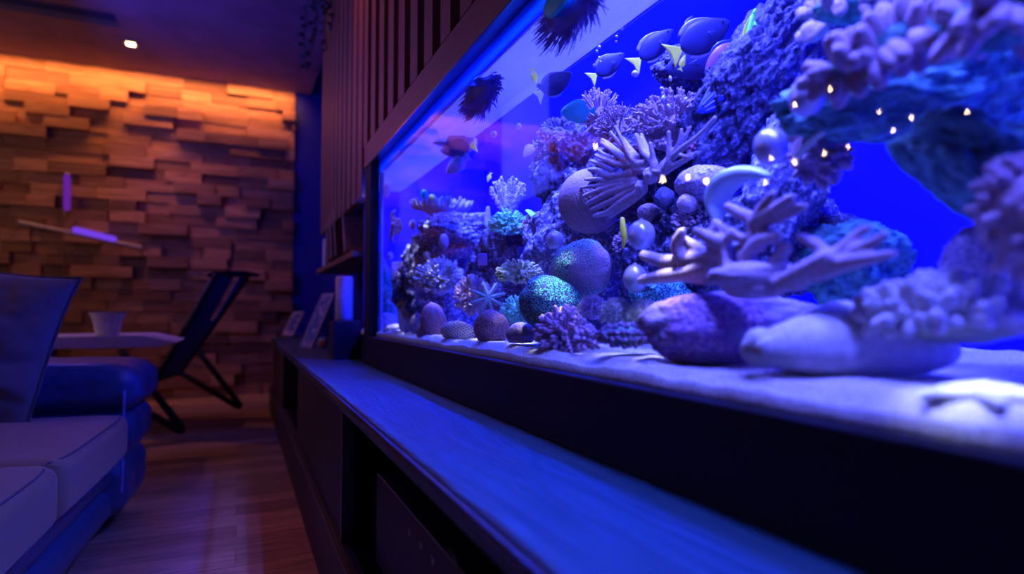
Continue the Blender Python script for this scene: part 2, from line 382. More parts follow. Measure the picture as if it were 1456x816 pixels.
# ================================================================== AQUARIUM
TY0, TY1 = -.25, 2.44
TB = .604
def tank():
    r = root('aquarium', (.67, 1.1, CZ), 'long built-in glass aquarium with black frame and glowing blue back panel', 'aquarium')
    MB().box((TX, TY0, CZ+.0005), (TX+.03, 2.25, TB)).obj('bottom_frame', M['frameblack'], r, False, bevel=.003)
    MB().box((TX, 2.14, TB), (TX+.03, 2.25, 1.21)).obj('side_frame', M['frameblack'], r, False, bevel=.003)
    MB().box((TX+.031, 2.115, TB+.002), (TX+.040, 2.135, 1.40)).obj('corner_seam', plain('clear_silicone', (.25, .35, .8), .3), r, False)
    MB().box((TX+.035, TY0, CZ+.0005), (.97, TY1+.02, TB-.004)).obj('base', M['frameblack'], r, False)
    MB().box((.955, TY0, TB-.004), (.97, TY1, 1.62)).obj('back_panel', M['bluepanel'], r, False)
    MB().box((TX+.035, TY1, TB-.004), (.97, TY1+.02, 1.62)).obj('end_panel', M['endpanel'], r, False)
    MB().box((TX+.035, TY0-.02, TB-.004), (.97, TY0, 1.62)).obj('end_panel', M['endpanel'], r, False)
    MB().add([(TX+.022, TY0, TB-.002), (TX+.022, 2.14, TB-.002), (TX+.022, 2.14, 1.212), (TX+.022, TY0, 1.212)], [(0, 3, 2, 1)]).obj('front_glass', M['glass'], r, False)
    # added frosted strip standing in for the lavender underside of the water
    m, nt, b = newmat('frosted_water_glow'); L = nt.links.new
    tl = N(nt, 'ShaderNodeBsdfTranslucent'); tl.inputs['Color'].default_value = (1, 1, 1, 1)
    df = N(nt, 'ShaderNodeBsdfGlossy'); df.inputs['Roughness'].default_value = .12; df.inputs['Color'].default_value = (.9, .9, 1, 1)
    fr = N(nt, 'ShaderNodeFresnel'); fr.inputs['IOR'].default_value = 1.3
    tc = N(nt, 'ShaderNodeTexCoord'); mp = N(nt, 'ShaderNodeMapping'); mp.inputs['Scale'].default_value = (26, 7, 1)
    nz = N(nt, 'ShaderNodeTexNoise'); nz.inputs['Scale'].default_value = 1.6; nz.inputs['Detail'].default_value = 4
    bp = N(nt, 'ShaderNodeBump'); bp.inputs['Strength'].default_value = .35; bp.inputs['Distance'].default_value = .01
    L(tc.outputs['Object'], mp.inputs[0]); L(mp.outputs[0], nz.inputs['Vector']); L(nz.outputs['Fac'], bp.inputs['Height'])
    L(bp.outputs['Normal'], df.inputs['Normal']); L(bp.outputs['Normal'], tl.inputs['Normal']); L(bp.outputs['Normal'], fr.inputs['Normal'])
    mx = N(nt, 'ShaderNodeMixShader'); L(fr.outputs[0], mx.inputs[0]); L(tl.outputs[0], mx.inputs[1]); L(df.outputs[0], mx.inputs[2])
    L(mx.outputs[0], nt.nodes['Material Output'].inputs['Surface'])
    MB().box((TX+.034, TY0, 1.172), (.585, TY1-.002, 1.176)).obj('water_glow_strip', m, r, False)
    mt = bpy.data.materials.new('teal_diffuser'); mt.use_nodes = True; nt = mt.node_tree; nt.nodes.clear()
    tl = N(nt, 'ShaderNodeBsdfTranslucent'); tl.inputs['Color'].default_value = (.08, .5, .75, 1); o = N(nt, 'ShaderNodeOutputMaterial'); nt.links.new(tl.outputs[0], o.inputs[0])
    MB().box((TX+.026, TY0, 1.1765), (TX+.030, 2.135, 1.2115)).obj('light_diffuser', mt, r, False)
    MB().box((TX-.003, TY0, 1.2095), (TX+.035, 2.25, 1.214)).obj('top_edge', plain('steel_edge', (.12, .13, .2), .25, metal=.8), r, False)
    # hood with lamp bars
    MB().box((TX+.035, TY0, 1.62), (.97, TY1+.02, 1.64)).obj('hood', M['frameblack'], r, False)
    MB().box((TX+.035, TY0, 1.2145), (TX+.039, TY1+.02, 1.62)).obj('hood_front', plain('hood_white', (.5, .5, .6), .7), r, False)
tank()
def watersurf():
    o = MB().add([(.455, TY0+.001, 1.47), (.954, TY0+.001, 1.47), (.954, TY1-.001, 1.47), (.455, TY1-.001, 1.47)], [(0, 1, 2, 3)]).obj('water_surface', M['water'], smooth=False)
    tag(o, 'rippling water surface at the top of the aquarium', 'water', kind='stuff')
watersurf()

# sand
SZ = .628
def sandh(x, y):
    return SZ-.012*max(0, (.452-x)/.02)+.006*noise.noise(V((x*9, y*7, 0)))+.003*noise.noise(V((x*28, y*28, 4)))+.0016*noise.noise(V((x*90, y*90, 9)))+.02*max(0, x-.55)
def sand():
    mb = MB(); nx, ny = 90, 420; x0, x1 = TX+.0235, .953
    P = []
    for i in range(nx+1):
        for j in range(ny+1):
            x = x0+(x1-x0)*(i/nx)**1.7; y = TY0+.002+(TY1-TY0-.004)*j/ny; P.append((x, y, sandh(x, y)))
    w = ny+1
    fs = [(i*w+j, (i+1)*w+j, (i+1)*w+j+1, i*w+j+1) for i in range(nx) for j in range(ny)]
    n = len(P)
    for j in range(ny+1): P.append((x0, P[j][1], TB-.002))
    fs += [(j+1, n+j+1, n+j, j) for j in range(ny)]
    mb.add(P, fs)
    m = speck('white_coral_sand', (.62, .58, .56), (.97, .95, .93), 420, (.45, .62), .5, .0015)
    tag(mb.obj('sand', m), 'bright white coral sand bed on the aquarium floor', 'sand', kind='stuff')
sand()

# upright slatted panel over the tank
def slats():
    r = root('slatted_panel', (.43, 1.6, 1.215), 'reddish wooden slatted panel above the aquarium', 'panel')
    z0 = 1.2145
    MB().box((TX-.002, TY0, z0), (TX+.033, 2.26, 1.296)).obj('rail', M['orangewood'], r, False, bevel=.002)
    y = .16; k = 0
    while y < 2.3:
        MB().box((TX-.002, y, 1.297), (TX+.028, y+.072, 2.6)).obj('slat', M['slatwood'], r, False); y += .1365
    y = 2.31
    while y < 3.6:
        MB().box((TX-.002, y, 1.12), (TX+.028, y+.10, 2.6)).obj('slat', M['slatwood'], r, False); y += .13
    MB().box((TX+.041, TY0, 1.66), (TX+.055, 2.3, 2.6)).obj('backing_board', M['navy'], r, False)
    MB().box((TX+.034, 2.31, 1.12), (TX+.045, 3.62, 2.6)).obj('backing_board', M['navy'], r, False)
slats()
def hangplant():
    """dark trailing leaves at the top of the slats"""
    mb = MB(); rr = random.Random(5)
    for s in range(9):
        p = V((TX-.02-rr.uniform(0, .05), rr.uniform(2.7, 3.7), 2.58)); pts = [p.copy()]
        for k in range(rr.randint(6, 10)):
            p = p+V((rr.uniform(-.015, .015), rr.uniform(-.03, .03), -.055)); pts.append(p.copy())
            for q in range(2):
                d = V((rr.uniform(-1, -.2), rr.uniform(-1, 1), rr.uniform(-.9, .1))).normalized()
                L_ = rr.uniform(.035, .06); w = d.cross(V((0, 0, 1))).normalized()*L_*.35; n = w.cross(d).normalized()*.006
                mb.add([p, p+d*L_*.45+w+n, p+d*L_, p+d*L_*.45-w+n, p+d*L_*.5-n*.6], [(0, 1, 4), (1, 2, 4), (2, 3, 4), (3, 0, 4), (0, 3, 2, 1)])
        mb.tube(pts, .003, 5)
    tag(mb.obj('trailing_plant', plain('dark_leaf', (.03, .06, .12), .35)), 'dark trailing plant hanging over the slats near the ceiling', 'plant')
hangplant()

# ================================================================== NICHE: shelf and ornaments
def niche():
    ps, _ = at(451, 389, TX-.0)
    y1 = ps.y; zz = ps.z
    sh = tag(MB().box((TX-.005, 2.48, zz-.002), (.62, y1, zz+.022)).obj('wall_shelf', M['orangewood'], smooth=False, bevel=.002), 'reddish wooden shelf on the wall left of the aquarium', 'shelf')
    zt = zz+.0225
    # white block at the far end
    p = V((.45, y1-.22, zt))
    w = tag(MB().box(p-V((.03, .05, 0)), p+V((.03, .05, .16))).obj('storage_box', plain('white_card', (.75, .7, .75), .6), smooth=False, bevel=.004), 'small white box at the far end of the wall shelf', 'box')
    for k, (dy, th, hh, c, lab) in enumerate(((.50, .035, .25, (.30, .03, .04), 'dark red book leaning beside the white box on the wall shelf'), (.62, .05, .27, (.18, .03, .05), 'thick maroon book in the middle of the wall shelf'), (.76, .04, .27, (.26, .05, .06), 'dark red book second from the pale panel on the wall shelf'))):
        Mx = Matrix.Translation(V((.44, y1-dy, zt+.015))) @ Matrix.Rotation(math.radians(-24), 4, 'X')
        r = root('book', (.44, y1-dy, zt), lab, 'book', 'books on the wall shelf')
        MB().box((-.03, -th/2, 0), (.14, th/2, hh), Mx).obj('cover', plain('book_red%d' % k, c, .6), r, False, bevel=.002)
        MB().box((-.032, -th/2+.006, .006), (-.0301, th/2-.006, hh-.006), Mx).obj('page_edge', plain('paper', (.4, .3, .25), .8), r, False)
    Mx = Matrix.Translation(V((.44, y1-1.02, zt+.015))) @ Matrix.Rotation(math.radians(-22), 4, 'X')
    tag(MB().box((-.03, -.012, 0), (.15, .012, .26), Mx).obj('framed_card', plain('pale_pink_card', (.65, .4, .4), .6), smooth=False, bevel=.002), 'pale pink upright board leaning at the near end of the wall shelf', 'board')
    # speaker base box and white cylinder
    p = atz(489, 510, CZ); 
    bx = tag(MB().box(p+V((-.05, -.055, .0005)), p+V((.06, .055, .15))).obj('black_box', plain('box_brown', (.03, .02, .02), .45), smooth=False, bevel=.003), 'small black box on the cabinet top beside the tank frame', 'box')
    r = root('candle', p+V((0, 0, .151)), 'tall pale cylinder candle standing on the small black box', 'candle')
    MB().lathe([(.001, 0), (.034, 0), (.035, .006), (.035, .17), (.031, .176), (.012, .173), (.001, .172)], p+V((.0, 0, .151)), 32).obj('wax_body', plain('pale_wax', (.62, .55, .62), .5), r)
    MB().tube([p+V((0, 0, .32)), p+V((0, 0, .335))], .0012, 6).obj('wick', M['black'], r)
    # leaning frames: each a panel propped on a back strut
    def frame(px, py, z, ang, H, W, lab, yrot=0, pic=(.08, .1, .3)):
        b = atz(px, py, z)
        Mz = Matrix.Translation(b+V((0, 0, .002))) @ Matrix.Rotation(yrot, 4, 'Z') @ Matrix.Rotation(ang, 4, 'Y')
        r = root('picture_frame', b, lab, 'picture frame')
        mb = MB(); t = .012
        mb.box((0, -W/2, 0), (t, W/2, .018), Mz).box((0, -W/2, H-.018), (t, W/2, H), Mz).box((0, -W/2, .018), (t, -W/2+.018, H-.018), Mz).box((0, W/2-.018, .018), (t, W/2, H-.018), Mz)
        mb.obj('frame', plain('frame_grey', (.35, .28, .36), .4), r, False)
        MB().box((.003, -W/2+.018, .018), (.008, W/2-.018, H-.018), Mz).obj('picture', speck('picture_print'+str(px), pic, (.5, .45, .55), 30, (.5, .62), 0, vor=False), r, False)
        top = Mz @ V((t, 0, H*.85)); foot = V((top.x+.05, top.y, b.z+.004))
        MB().tube([top, foot], .005, 6).obj('strut', M['black'], r)
    frame(434, 494, CZ, math.radians(24), .31, .14, 'pale picture frame leaning on the cabinet top beside the small black box', math.radians(20))
    frame(408, 477, CZ, math.radians(28), .21, .16, 'small blue picture frame leaning at the far end of the cabinet top', math.radians(25), (.02, .03, .25))
    # round shell ornament
    c = atz(459, 496, CZ)+V((0, 0, .03)); r = root('spiral_ornament', c-V((0, 0, .03)), 'small round cream ornament with a coral spiral on the cabinet top', 'ornament')
    ax = V((-.55, -.8, .1)).normalized()
    MB().lathe([(.001, -.014), (.022, -.012), (.028, 0), (.022, .012), (.001, .014)], c, 28, ax).obj('body', plain('cream_glaze', (.75, .5, .4), .4), r)
    u = ax.orthogonal().normalized(); v = ax.cross(u); pts = [c+ax*.015+(u*math.cos(a*.5)+v*math.sin(a*.5))*(.003+.0009*a) for a in range(0, 20)]
    MB().tube(pts, .0028, 6).obj('spiral', plain('coral_glaze', (.5, .1, .05), .4), r)
niche()

# ================================================================== SOFA
def rbox(mb, a, b, rad, M_=None, nx=10, puff=0, seed=0, wr=0):
    """a padded box: superellipsoid-ish block between a and b"""
    a = V(a); b = V(b); c = (a+b)/2; h = (b-a)/2
    vs, fs = ico(6); out = []
    for v in vs:
        m = max(abs(v.x), abs(v.y), abs(v.z)); q = v/m          # cube surface
        p = V((q.x*h.x, q.y*h.y, q.z*h.z))
        k = V([max(-h[i]+rad, min(h[i]-rad, p[i])) for i in range(3)])
        d = p-k
        if d.length > 1e-9: p = k+d.normalized()*rad
        if puff:
            e = puff*(1-q.x*q.x)*(1-q.y*q.y) if abs(q.z) > .999 else puff*.35*(1-q.z*q.z)*(1-min(1, min(abs(q.x), abs(q.y)))**2)
            p += V((p[0]-k[0], p[1]-k[1], p[2]-k[2])).normalized()*e if (p-k).length > 1e-9 else V((0, 0, 0))
        if wr: p += v*wr*noise.noise(p*9+V((seed, 0, 0)))
        p = c+p
        if M_ is not None: p = M_ @ p
        out.append(p)
    mb.add(out, fs); return mb
def cloth(name, c, sheen=.3, sc_=900, bump=.25):
    m = plain(name, c, .85, bump=bump, bscale=sc_)
    b = m.node_tree.nodes['Principled BSDF']; b.inputs['Sheen Weight'].default_value = sheen
    return m
def sofa():
    M_ = Matrix.Translation(V((-.325, 2.62, 0))) @ Matrix.Rotation(math.radians(-2.5), 4, 'Z')
    r = root('sofa', (-.8, 1.5, 0), 'grey fabric sofa with a stacked padded arm, lit blue by the aquarium', 'sofa')
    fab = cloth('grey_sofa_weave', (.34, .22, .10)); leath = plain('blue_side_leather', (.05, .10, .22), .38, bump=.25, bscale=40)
    # base: two long rolls facing the tank
    mb = MB(); rbox(mb, (-1.25, -2.6, .05), (-.0, -.02, .16), .05, M_); rbox(mb, (-1.25, -2.6, .145), (-.005, -.02, .27), .055, M_)
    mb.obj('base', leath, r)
    for i, (y0, y1) in enumerate(((-1.08, -.44), (-1.86, -1.083))):
        mb = MB(); rbox(mb, (-.98, y0, .25), (.045, y1, .385), .034, M_, puff=.02, seed=i)
        mb.obj('seat_cushion', fab, r)
        mb = MB(); e = .036
        mb.tube([M_ @ V((e-.02*abs(2*t-1)**8, y0+.012+(y1-y0-.024)*t, .379)) for t in [k/16 for k in range(17)]], .0022, 6)
        mb.obj('piping', plain('piping_grey', (.12, .11, .13), .8), r)
    # arm: stack of three padded rolls across the end
    for k, (z0, z1, ex) in enumerate(((.06, .245, .0), (.232, .39, .012), (.377, .528, .03))):
        mb = MB(); rbox(mb, (-1.28, -.43, z0), (.03+ex, -.02, z1), .062, M_, puff=.02, seed=k*3, wr=.006)
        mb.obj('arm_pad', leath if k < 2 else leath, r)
    mb = MB(); mb.tube([M_ @ V((.028, -.44, z)) for z in (.15, .2, .24, .28, .33, .37, .42, .45)], [.004]*8, 8); mb.obj('arm_piping', plain('blue_vinyl_piping', (.25, .3, .8), .15), r)
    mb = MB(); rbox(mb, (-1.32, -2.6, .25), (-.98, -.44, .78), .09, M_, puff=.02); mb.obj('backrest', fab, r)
    for (x, y) in ((-.08, -.1), (-1.15, -.1), (-.08, -2.5), (-1.15, -2.5)):
        q = M_ @ V((x, y, 0)); MB().lathe([(.02, 0), (.026, .06)], q, 14).obj('leg', M['black'], r)
sofa()
def pillow():
    # seen face on, leaning a little; top right corner drawn out to a point
    W, H, T = .48, .43, .15
    c = atd(-48, 488, 1.70); r = root('throw_pillow', V((c.x, c.y, .40)), 'large blue grey throw pillow with piped edge standing on the sofa seat', 'pillow')
    B = Matrix.Translation(c) @ FM.to_4x4() @ Matrix.Rotation(math.radians(7), 4, 'Y') @ Matrix.Rotation(math.radians(-14), 4, 'X')
    def fn(s):
        def f(u, v):
            x = (u*2-1); z = (v*2-1)
            ex = 1-.10*(1-abs(x)**2.2)*0
            X = x*W/2*(1-.03*(1-z*z)); Z = z*H/2*(1-.04*(1-x*x))
            if x > 0 and z > 0: X += .012*(x*z)**4; Z += .008*(x*z)**4
            t = T/2*((1-abs(x)**2.6)*(1-abs(z)**2.6))**.55
            w = .012*noise.noise(V((X*9+s, Z*14, 3)))*min(1, t*25)+.006*noise.noise(V((X*22, Z*30, 8)))*min(1, t*25)
            # a few creases near the lower right
            w += -.016*math.exp(-((Z+.12+.25*(X-.12))**2)/.0004)*(1 if X > .0 else math.exp(-(X**2)/.004))*min(1, t*20)
            w += -.012*math.exp(-((Z+.03-.5*(X-.2))**2)/.0003)*math.exp(-((X-.2)**2)/.006)*min(1, t*20)
            return B @ V((X, s*(t+w), Z))
        return f
    mb = MB()
    mb.sheet(fn(-1), 60, 60); mb.sheet(fn(1), 60, 60)
    mb.obj('cushion', cloth('blue_grey_linen', (.18, .20, .20), .4, 700, .35), r)
    pts = []
    f = fn(-1); n = 40
    edge = [(i/n, 0) for i in range(n)]+[(1, i/n) for i in range(n)]+[(1-i/n, 1) for i in range(n)]+[(0, 1-i/n) for i in range(n)]+[(0, 0)]
    MB().tube([f(u, v) for u, v in edge], .0045, 8, cap=False).obj('piping', plain('piping_blue', (.08, .09, .10), .7), r)
pillow()

# ================================================================== SIDE TABLE, BOWL, CHAIR
def sidetable():
    zt = .582
    c = [atz(88, 478.5, zt), atz(228, 477.6, zt)]
    d0 = 2.62; 
    A = atd(60, 481, 2.66); B = atd(206, 478.5, 2.78); C = atd(251, 490, 2.78)
    r = root('side_table', V((B.x-.35, B.y+.15, 0)), 'low side table with pale top behind the sofa arm', 'table')
    y0 = B.y-.03; y1 = y0+.46; x1 = C.x; x0 = x1-.95; th = .052
    # top with a slanting cut end
    mb = MB(); s = .13
    prof = [(x0, y0, zt-.0), (x1-s, y0, zt), (x1, y0+.06, zt-.03), (x1-.07, y0, zt-th), (x0, y0, zt-th)]
    pf = [(x0, zt), (x1-s, zt), (x1, zt-.032), (x1-.075, zt-th), (x0, zt-th)]
    vs = [(x, y0, z) for x, z in pf]+[(x, y1, z) for x, z in pf]
    fs = [(0, 1, 2, 3, 4), (9, 8, 7, 6, 5)]+[((i+1) % 5, i, i+5, (i+1) % 5+5) for i in range(5)]
    mb.add(vs, fs).obj('table_top', wood('pale_table_wood', (.62, .62, .8), (.85, .82, .95), 'Y', .5), r, False, bevel=.003)
    MB().box((x0+.1, y0+.18, 0), (x0+.42, y1-.1, zt-th)).obj('pedestal', M['black'], r, False)
    MB().box((x0, y0+.08, .0), (x0+.5, y1-.04, .02)).obj('foot_plate', M['black'], r, False)
    pc = V((atd(153, 470, 1).x/atd(153, 470, 1).y*(y0+.14), y0+.14, zt+.0005))
    r2 = root('tapered_bowl', pc, 'white tapered bowl standing on the side table', 'bowl')
    MB().lathe([(.001, .0), (.044, 0), (.047, .004), (.052, .03), (.06, .07), (.072, .098), (.0735, .104), (.070, .104), (.057, .07), (.048, .02), (.001, .012)], pc, 40).obj('bowl_body', plain('white_china', (.95, .9, .95), .3), r2)
    MB().lathe([(.040, -.0), (.041, .003)], pc-V((0, 0, .0003)), 30).obj('foot_ring', plain('white_china_foot', (.6, .6, .65), .4), r2)
sidetable()
def chair():
    r = root('folding_sling_chair', (-.3, 4.1, 0), 'folding lounge chair with blue sling and black sled legs by the timber wall', 'chair')
    nlo, nhi = atd(222, 540, 3.45), atd(306, 393, 3.62)
    flo, fhi = atd(255, 530, 4.0), atd(352, 393, 4.15)
    blk = plain('black_chair_tube', (.008, .008, .010), .5)
    MB().tube([nlo, nhi+V((0, 0, .0))], .018, 12).obj('side_rail', blk, r)
    MB().tube([flo, fhi], .018, 12).obj('side_rail', blk, r)
    # head bar
    a = atd(297, 391, 3.6); b = atd(366, 391, 4.2)
    MB().tube([a, a.lerp(b, .3)+V((0, 0, .008)), a.lerp(b, .7)+V((0, 0, .008)), b], [.014, .022, .022, .014], 12).obj('head_bar', blk, r)
    # sling: two long bands with the gap between
    sl = plain('blue_sling_cloth', (.05, .09, .42), .8, bump=.2, bscale=300)
    def band(u0, u1, v0=0.0, v1=1.0):
        def f(u, v):
            w = u0+(u1-u0)*u; q = v0+(v1-v0)*v
            p = nlo.lerp(flo, w).lerp(nhi.lerp(fhi, w), q)
            return p+V((-.0, 0, -.05*math.sin(PI*q)*math.sin(PI*w)))
        return f
    MB().sheet(band(.03, .52), 10, 24, .006).obj('sling', sl, r)
    MB().sheet(band(.74, .97), 6, 24, .006).obj('sling', sl, r)
    MB().sheet(band(.52, .74, 0, .62), 6, 20, .006).obj('sling', sl, r)
    # seat part running on to the left behind the arm
    sl0 = nlo+V((-.42, .16, -.03)); sf0 = flo+V((-.42, .16, -.03))
    def seat(u, v):
        p = nlo.lerp(flo, .03+.94*u).lerp(sl0.lerp(sf0, .03+.94*u), v); return p+V((0, 0, -.05*math.sin(PI*v)))
    MB().sheet(seat, 10, 14, .006).obj('seat_sling', sl, r)
    MB().tube([nlo, sl0, sl0+V((-.03, .01, .04))], .018, 10).obj('seat_rail', blk, r)
    MB().tube([flo, sf0, sf0+V((-.03, .01, .04))], .018, 10).obj('seat_rail', blk, r)
    MB().tube([sl0, sf0], .015, 10).obj('cross_bar', blk, r)
    MB().tube([nlo, flo], .015, 10).obj('cross_bar', blk, r)
    tip_f = atz(348, 584, .024); tip_n = atz(268, 620, .024)
    p1 = atd(272, 487, 4.12); p2 = atd(240, 520, 4.05)
    def sled(tip, q1, q2):
        d1 = (q1-tip); d2 = (q2-tip); n1 = d1.normalized(); n2 = d2.normalized(); pts = [q1, tip+n1*.09]
        A, B = tip+n1*.09, tip+n2*.09
        for k in range(1, 6):
            t = k/6; pts.append(A*(1-t)**2+(tip-(n1+n2)*.0)*2*t*(1-t)+B*t*t)
        pts += [B, q2]
        MB().tube(pts, .019, 12).obj('leg', blk, r)
    sled(tip_f, p1, p2)
    sh = tip_n-tip_f
    sled(tip_n, p1+sh, p2+sh)
chair()

# reflections over the timber wall, built as added glowing tubes; ceiling lamp
def wall_reflection(pa, pb, pc_, pd, lab, col=(.22, .06, 1.0), st=2.0):
    Y = WY-.105
    def w(px, py):
        d = ray(px, py); return CO+d*(Y/d.y)
    A, B = w(*pa), w(*pb)
    r = root('wall_reflection', (A+B)/2, lab, 'lamp', 'violet reflections on the timber wall')
    MB().tube([A, B], .016, 10).obj('rail', plain('grey_reflection_line', (.4, .36, .5), .4), r)
    C_, D_ = w(*pc_), w(*pd)
    MB().tube([C_-V((0, .014, 0)), D_-V((0, .014, 0))], .022, 12).obj('reflection_tube', emit('violet_reflection', col, st), r)
    for q in (A, B): MB().tube([q, q+V((0, .1, 0))], .008, 8).obj('bracket', M['black'], r)
wall_reflection((28, 316), (200, 352), (108, 327), (162, 340), 'slanting violet reflection over the timber wall, built as a glowing tube on a rail', st=.8)
wall_reflection((96, 248), (95, 300), (96, 252), (96, 296), 'short upright violet reflection over the timber wall, built as a glowing tube', (.35, .04, .9), .35)
p = atz(186, 61, CEIL)
r = root('ceiling_downlight', p, 'small square recessed downlight glowing in the ceiling', 'downlight')
MB().box(p+V((-.045, -.045, -.008)), p+V((.045, .045, -.001))).obj('trim_ring', plain('lamp_trim', (.2, .15, .15), .4), r, False, bevel=.002)
MB().box(p+V((-.026, -.026, -.012)), p+V((.026, .026, -.0085))).obj('lamp_lens', emit('warm_lens', (1, .75, .4), 14), r, False)

# garland of warm bulbs on the left wall: seen as reflections in the tank glass
def garland():
    r = root('string_lights', (-2.9, 1.5, 1.5), 'string of small warm bulbs along the side wall, reflected in the tank glass', 'string lights')
    em = emit('warm_bulb', (1, .55, .25), 130); pts = []
    for (px, py, XM) in ((847, 208, 3.3), (942, 256, 3.3), (978, 253, 3.3), (1004, 258, 3.3), (1088, 260, 3.3), (1097, 226, 3.3), (1130, 231, 3.3), (1172, 219, 3.3), (1206, 209, 3.3), (1270, 186, 3.3), (1296, 168, 3.3), (1250, 160, 3.3), (1375, 160, 3.3), (1180, 128, 3.3), (1130, 150, 3.3), (748, 245, 3.3)):
        q, s = at(px, py, XM); q = V((2*(TX+.022)-q.x, q.y, q.z)); pts.append(q)
        rad = 3.1*s*R.uniform(.8, 1.2)
        bl = MB().lathe([(.001, -rad), (rad*.7, -rad*.8), (rad, -rad*.1), (rad*.75, rad*.7), (rad*.3, rad*1.5), (.001, rad*2)], q, 12).obj('bulb', em, r)
    pts.sort(key=lambda v: v.y); mbx = MB()
    for a, b in zip(pts, pts[1:]):
        mbx.tube([a, a.lerp(b, .5)-V((.02, 0, .03)), b], .002, 5)
    mbx.obj('wire', M['black'], r)
garland()

# ================================================================== REEF AND FISH
def cmat(name, base, rough=.55, tip=None, bump=.5, scale=260):
    return speck(name, [c*.62 for c in base], base, scale, (.35, .7), bump, .0012, rough=rough)
K = {}
K['rockblue'] = speck('crusted_live_rock', (.05, .05, .16), (.46, .50, .75), 130, (.5, .68), .9, .006, vor=False)  # dark low tone of the rocks also stands in for shadow in recesses
K['rockdark'] = speck('dark_live_rock', (.02, .02, .09), (.30, .26, .5), 130, (.53, .7), .9, .006, vor=False)
K['rockridge'] = speck('shade_toned_rock', (.010, .010, .07), (.17, .16, .42), 120, (.54, .7), .9, .006, vor=False)  # darker copy: colour lowered where the rock came out too brightly lit
K['rockgreen'] = speck('teal_dark_rock', (.01, .10, .12), (.10, .34, .32), 60, (.42, .66), .8, .006, vor=False)
K['rockpurple'] = speck('purple_coralline_rock', (.25, .12, .42), (.62, .34, .62), 150, (.4, .6), .6, .004, vor=False, big=(.35, .30, .5), bigscale=20)
K['brown'] = speck('brown_pebbled_stone', (.20, .10, .12), (.62, .36, .36), 420, (.4, .62), .5, .001)
K['violet'] = speck('violet_stone', (.28, .22, .42), (.6, .48, .72), 260, (.35, .7), .4, .001)
K['brain'] = speck('green_brain_coral', (.12, .10, .24), (.16, .95, .62), 330, (.48, .66), .8, .0022, big=(.42, .30, .42), bigscale=11)
K['brain2'] = speck('green_dotted_coral', (.03, .07, .16), (.12, .95, .70), 360, (.5, .64), .9, .0022)
K['tan'] = cmat('tan_branch_coral', (.95, .74, .92), scale=420)
K['antler'] = cmat('grey_tan_coral', (.48, .37, .52), scale=380)
K['pale'] = cmat('pale_blue_coral', (.80, .78, .70), scale=400)
K['lilac'] = cmat('lilac_coral', (.72, .52, .66), scale=420)
K['purple'] = cmat('purple_finger_coral', (.8, .55, .8), scale=500)
K['teal'] = cmat('teal_coral', (.25, .9, .62), scale=380)
K['green'] = cmat('olive_leather_coral', (.62, .72, .42), scale=420)
K['bush'] = cmat('dusky_bush_coral', (.48, .32, .42), scale=420)
K['magenta'] = cmat('magenta_coral', (.75, .28, .5), scale=420)
K['dusk'] = cmat('dark_blue_coral', (.14, .14, .3), scale=380)
K['ribdark'] = cmat('dark_ribbed_skin', (.34, .22, .24), scale=500)
K['bluefeather'] = plain('deep_blue_feather', (.03, .08, .95), .5)
K['mauvefeather'] = plain('mauve_feather', (.26, .22, .85), .5)
K['shell'] = plain('white_shell', (.9, .88, .88), .5, bump=.1, bscale=80)
K['pearl'] = plain('pearl_white', (.72, .72, .85), .25, metal=.4, spec=.9, bscale=3)
K['cream'] = plain('cream_blob', (1, .95, .08), .4)
K['cyan'] = plain('cyan_skin', (.0, .95, .9), .4, bscale=25)
K['fluff'] = speck('grey_fluffy_tips', (.40, .42, .45), (.62, .6, .62), 500, (.4, .7), .8, .001)

def thing1(mb, name, mat, label, cat, group=None, base=None, **kw):
    return tag(mb.obj(name, mat, base=base, **kw), label, cat, group)
def lit(px, py, X): return at(px, py, X)[0]
def centre(*pts):
    c = V((0, 0, 0))
    for p_ in pts: c += V(p_)
    return c/len(pts)

def rock(px, py, X, rx, ry, dep, mat, label, name='reef_rock', rot=0, seed=1, amp=.22, freq=1.6, fine=.10, ffreq=9, sub=6, ridged=False, group=None, tilt=0):
    """rx, ry in photo pixels, dep = half depth in metres"""
    c, s = at(px, py, X)
    Mx = FM @ Matrix.Rotation(math.radians(rot), 3, 'Y') @ Matrix.Rotation(math.radians(tilt), 3, 'Z')
    mb = MB(); blob(mb, c, (rx*s, dep, ry*s), sub, amp, freq, seed, fine, ffreq, M=Mx, ridged=ridged)
    return thing1(mb, name, mat, label, 'rock' if 'rock' in name or 'stone' in name else 'coral', group, base=c)

def bush(mb, c, r, n, seed, length, r0, r1, up=.2, br=2, seg=6, updir=V((0, 0, 1)), spread=1.0, start=.35, curl=.15):
    """fingers radiating from a small dome"""
    rr = random.Random(seed); k = 0
    while k < n:
        d = V((rr.gauss(0, 1), rr.gauss(0, 1), rr.gauss(0, 1))).normalized()
        if d.dot(updir) < up: continue
        k += 1
        d = (d*spread+updir*(1-spread)).normalized() if spread < 1 else d
        p0 = V(c)+V((d.x*r[0], d.y*r[1], d.z*r[2]))*start; L_ = length*rr.uniform(.7, 1.15)
        e = V((d.x*r[0], d.y*r[1], d.z*r[2])).normalized()
        w = V((rr.gauss(0, 1), rr.gauss(0, 1), rr.gauss(0, 1)))*curl
        p1 = p0+e*L_*.5+w*L_*.2; p2 = p1+(e+w).normalized()*L_*.5
        mb.tube([p0, p1, p2], [r0, (r0+r1)/2, r1], seg)
        for q in range(br):
            t = rr.uniform(.35, .9); pb = p1.lerp(p2, t); v = (e+V((rr.gauss(0, 1), rr.gauss(0, 1), rr.gauss(0, 1)))*.55).normalized()
            mb.tube([pb, pb+v*L_*rr.uniform(.16, .32)], [r1*.95, r1*.75], seg)

